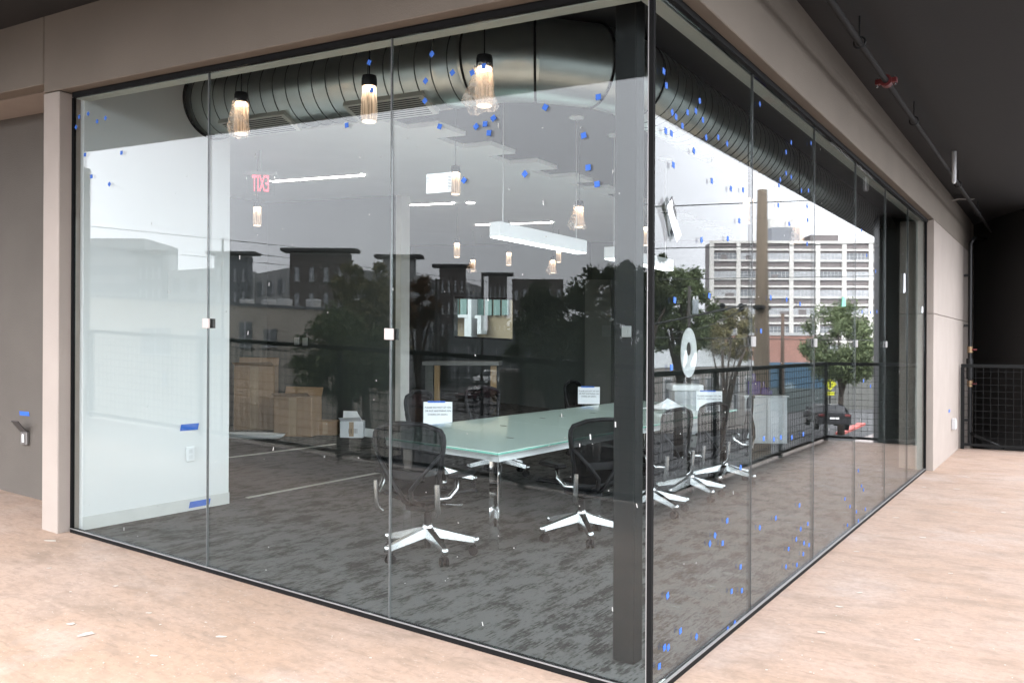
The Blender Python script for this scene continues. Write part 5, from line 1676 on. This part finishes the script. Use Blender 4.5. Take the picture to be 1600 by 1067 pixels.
tp, tt = pole_px('dark pole carrying a grey transformer drum, mirrored in the nearest right pane', 1077, 447, 38, 6, 5, mat('dark_pole', (.05, .045, .04), .8), MR)
u_ = 38 / FPX
MB().lathe([(4.5 * u_, 0), (5 * u_, .05), (5 * u_, 20 * u_), (4.5 * u_, 22 * u_)], 0, 0, 16).build('transformer_drum', mat('drum_grey', (.3, .34, .36), .5), tp, smooth=40).location = (-(RX) * -0.0 - .24, 0.1, tt.z - GZ - 44 * u_)
for s_ in (-1, 1):
    MB().lathe([(.04, 0), (.05, .05), (.03, .15)], 0, 0, 8).build('bushing', white_plastic, tp).location = (-.24 + s_ * .08, .1, tt.z - GZ - 22 * u_)
pole_px('thin dark pole over the low beige building, mirrored in the left glass', 348, 373, 45, 4, 3.5, mat('dark_pole', (.05, .045, .04), .8), ML)
pole_px('dark street pole beside the reddish tree, mirrored in the left glass', 682, 435, 48, 4, 3.5, mat('dark_pole', (.05, .045, .04), .8), ML)
pole_px('dark street pole in front of the back window, mirrored in the left glass', 754, 426, 52, 4.5, 4, mat('dark_pole', (.05, .045, .04), .8), ML)
def wire(label, pts, D, mir, r=.012, sag=.0):
    a, b = mir(P(*pts[0], D[0])), mir(P(*pts[1], D[1]))
    n_ = 10
    L_ = [a.lerp(b, t / n_) - Vector((0, 0, sag * 4 * (t / n_) * (1 - t / n_))) for t in range(n_ + 1)]
    o = MB().tube(L_, r, 5).build('power_line', mat('wire_black', (.02, .02, .02), .6), None)
    return tag(o, label, 'power line', 'overhead power lines')
wire('topmost power line across the right glass, mirrored above the thick pole', ((1000, 324), (1460, 306)), (20, 30), MR, .014)
wire('second power line from the top, mirrored across the right glass', ((1000, 389), (1460, 378)), (20, 34), MR, .013)
wire('third power line from the top, mirrored across the right glass', ((1000, 437), (1460, 430)), (20, 34), MR, .010)
wire('thick black cable sagging up to the thick wooden pole, mirrored right', ((1000, 511), (1166, 476)), (17, 20), MR, .022)
wire('thin drop wire under the thick cable, mirrored right', ((1040, 520), (1166, 478)), (17, 20), MR, .009, .15)
wire('low power line behind the thick pole, mirrored right', ((1000, 527), (1460, 533)), (22, 40), MR, .012)
wire('upper power line over the apartments, mirrored left', ((135, 353), (460, 386)), (40, 50), ML, .016)
wire('lower power line over the apartments, mirrored left', ((135, 383), (700, 440)), (40, 70), ML, .016)
wire('power line crossing the apartment roofs, mirrored left', ((390, 396), (860, 452)), (45, 75), ML, .018)
wire('low black cable mirrored over the back window', ((640, 514), (705, 508)), (48, 52), ML, .03, .3)

# --- trees
def tree(label, base, h, rx_, rz_, c0_, c1_, seed, n_leaf=5200, leaf=.22, trunk_h=.35, name='street_tree', clumps=46, loose=1.0, bark=None):
    rd = random.Random(seed)
    o = thing(name, label, 'tree', base)
    m_ = MATS.get(name + str(c0_))
    if m_ is None:
        m_ = bpy.data.materials.new('foliage')
        m_.use_nodes = True
        n, l = m_.node_tree.nodes, m_.node_tree.links
        b = n['Principled BSDF']
        b.inputs['Roughness'].default_value = .75
        b.inputs['Specular IOR Level'].default_value = .2
        ge = n.new('ShaderNodeNewGeometry')
        mx = n.new('ShaderNodeMix'); mx.data_type = 'RGBA'
        mx.inputs['A'].default_value = (*c0_, 1); mx.inputs['B'].default_value = (*c1_, 1)
        l.new(ge.outputs['Random Per Island'], mx.inputs['Factor'])
        l.new(mx.outputs['Result'], b.inputs['Base Color'])
        MATS[name + str(c0_)] = m_
    bk = bark or mat('bark', (.07, .055, .045), .9, var=.3, scale=8)
    ch_ = h - rz_
    tr = MB()
    tr.tube([(0, 0, 0), (.06 * h * .1, 0, h * trunk_h * .5), (0, .02, h * trunk_h), (.1, .1, ch_)], [h * .028, h * .022, h * .018, h * .009], 9)
    cents = []
    for k in range(clumps):
        a_ = rd.uniform(0, 2 * PI)
        u = rd.uniform(-1, 1)
        rr_ = rd.uniform(.35, 1.0) ** .6
        s_ = math.sqrt(1 - u * u)
        wob = 1 + .18 * math.sin(3 * a_ + seed) + .12 * math.sin(5 * u + seed * 2)
        c = Vector((rx_ * rr_ * s_ * math.cos(a_) * wob, rx_ * rr_ * s_ * math.sin(a_) * wob, ch_ + rz_ * .92 * rr_ * u * (1 if u > 0 else .8)))
        cents.append((c, rd.uniform(.14, .3) * rx_ * loose))
    for k in range(7):
        c = cents[k * 5 % len(cents)][0]
        s0 = Vector((0, 0, h * trunk_h * rd.uniform(.75, 1.2)))
        tr.tube([s0, s0.lerp(c, .5) + Vector((0, 0, .06 * h)), c], [h * .012, h * .008, h * .003], 6)
    tr.build('trunk', bk, o, smooth=True)
    vs_, fs_ = [], []
    per = n_leaf // clumps
    for c, rad in cents:
        for _ in range(per):
            d = Vector((rd.gauss(0, 1), rd.gauss(0, 1), rd.gauss(0, .8)))
            d = d.normalized() * rad * rd.uniform(.2, 1.1)
            p_ = c + d
            n_ = Vector((rd.uniform(-1, 1), rd.uniform(-1, 1), rd.uniform(-.3, 1))).normalized()
            t1 = n_.orthogonal().normalized()
            t2 = n_.cross(t1)
            an = rd.uniform(0, PI)
            t1, t2 = t1 * math.cos(an) + t2 * math.sin(an), t2 * math.cos(an) - t1 * math.sin(an)
            s1 = leaf * .72 * rd.uniform(.35, 1.25)
            s2 = s1 * rd.uniform(.5, .8)
            i = len(vs_)
            vs_ += [tuple(p_ - t1 * s1), tuple(p_ + t2 * s2 * .6), tuple(p_ + t1 * s1), tuple(p_ - t2 * s2 * .6)]
            fs_.append((i, i + 1, i + 2, i + 3))
    me = bpy.data.meshes.new('crown')
    me.from_pydata(vs_, [], fs_)
    obj('crown', me, m_, o)
    return o
def tree_px(label, px, ytop, wpx, D, mir, c0_, c1_, seed, rz_frac=.9, **kw):
    top = mir(P(px, ytop, D))
    rx_ = wpx / 2 * D / FPX
    base = Vector((top.x, top.y, GZ + .01))
    return tree(label, base, top.z - GZ, rx_, rx_ * rz_frac, c0_, c1_, seed, **kw)
DG = ((.035, .045, .026), (.085, .098, .052))
OL = ((.12, .11, .055), (.24, .21, .11))
MG = ((.075, .1, .05), (.15, .18, .09))
RB = ((.09, .055, .035), (.17, .115, .07))
tree_px('tall olive brown tree in front of the big brown tower, mirrored left', 572, 403, 130, 42, ML, *OL, 1, rz_frac=1.7, leaf=.2, n_leaf=17000, clumps=90)
tree_px('bushy green tree below the olive one, mirrored left', 540, 478, 150, 34, ML, *MG, 2, rz_frac=1.15, leaf=.16, n_leaf=15000, clumps=80)
tree_px('small reddish brown tree at the white wall end trim, mirrored left', 654, 428, 70, 50, ML, *RB, 3, rz_frac=1.4, leaf=.2)
tree_px('large dark tree left of the steel column, mirrored left', 868, 425, 150, 30, ML, *DG, 4, rz_frac=1.45, leaf=.15, n_leaf=17000, clumps=90)
tree_px('dark tree at the steel column, mirrored left', 975, 395, 150, 27, ML, *DG, 5, rz_frac=1.6, leaf=.14, n_leaf=17000, clumps=90)
tree_px('leafy dark green tree left of the gridded building, mirrored right', 1062, 408, 120, 44, MR, *MG, 6, rz_frac=1.4, leaf=.15, n_leaf=26000, clumps=90)
tree_px('dark green tree behind the black corner seal, mirrored right', 1008, 380, 90, 40, MR, *DG, 7, rz_frac=1.6, leaf=.15, n_leaf=16000)
tree_px('rounded olive tree left of the thick wooden pole, mirrored right', 1140, 476, 90, 60, MR, *OL, 8, rz_frac=1.2, leaf=.16, n_leaf=14000)
tree_px('rounded green tree before the gridded building, right of the thick pole', 1315, 473, 125, 55, MR, *MG, 9, rz_frac=1.15, leaf=.16, n_leaf=26000, clumps=80)
tree_px('green tree at the far right end, mirrored beside the dark wing wall', 1400, 500, 90, 50, MR, *MG, 10, rz_frac=1.0, leaf=.24)
tree_px('sparse bare tree over the pale pitched roof, mirrored right', 1131, 520, 70, 40, MR, (.12, .11, .1), (.2, .19, .17), 12, rz_frac=.8, leaf=.07, n_leaf=700, clumps=30, name='bare_tree')

# --- what the back window looks out on
o = thing('courtyard_facade', 'tan building with white posts and green glass seen through the back window', 'building')
def BW(px, py):
    q = onY(px, py, 19.0)
    return q
a_, b_ = BW(660, 560), BW(860, 420)
MB().box(a_.x, b_.x, 19.0, 22, GZ, b_.z + 3).build('wall', mat('tan_wall', (.12, .095, .06), .9, var=.1, scale=1), o)
for k in range(7):
    x0, x1 = BW(708 + 13 * k, 480).x, BW(718 + 13 * k, 480).x
    MB().box(x0, x1, 18.93, 18.99, BW(750, 493).z, BW(750, 462).z).build('green_pane', mat('green_pane', (.055, .095, .085), .2), o)
for (x0, x1, y0, y1) in ((742, 748, 460, 530), (706, 742, 492, 497), (737, 742, 497, 530), (753, 763, 493, 498), (757, 763, 498, 522)):
    p0, p1 = BW(x0, y1), BW(x1, y0)
    MB().box(p0.x, p1.x, 18.6, 18.92, p0.z, p1.z).build('white_post', mat('post_white', (.24, .25, .25), .7), o)
MB().box(wx0, wx1, 11.55, 11.562, wz0, wz1).build('window_pane', glass_thin, bld, True)
MB().box(wx0, wx1, 11.53, 11.58, wz0 - .0, wz0 + .04).box(wx0, wx1, 11.53, 11.58, wz1 - .05, wz1).build('window_frame', black_metal, bld, True)
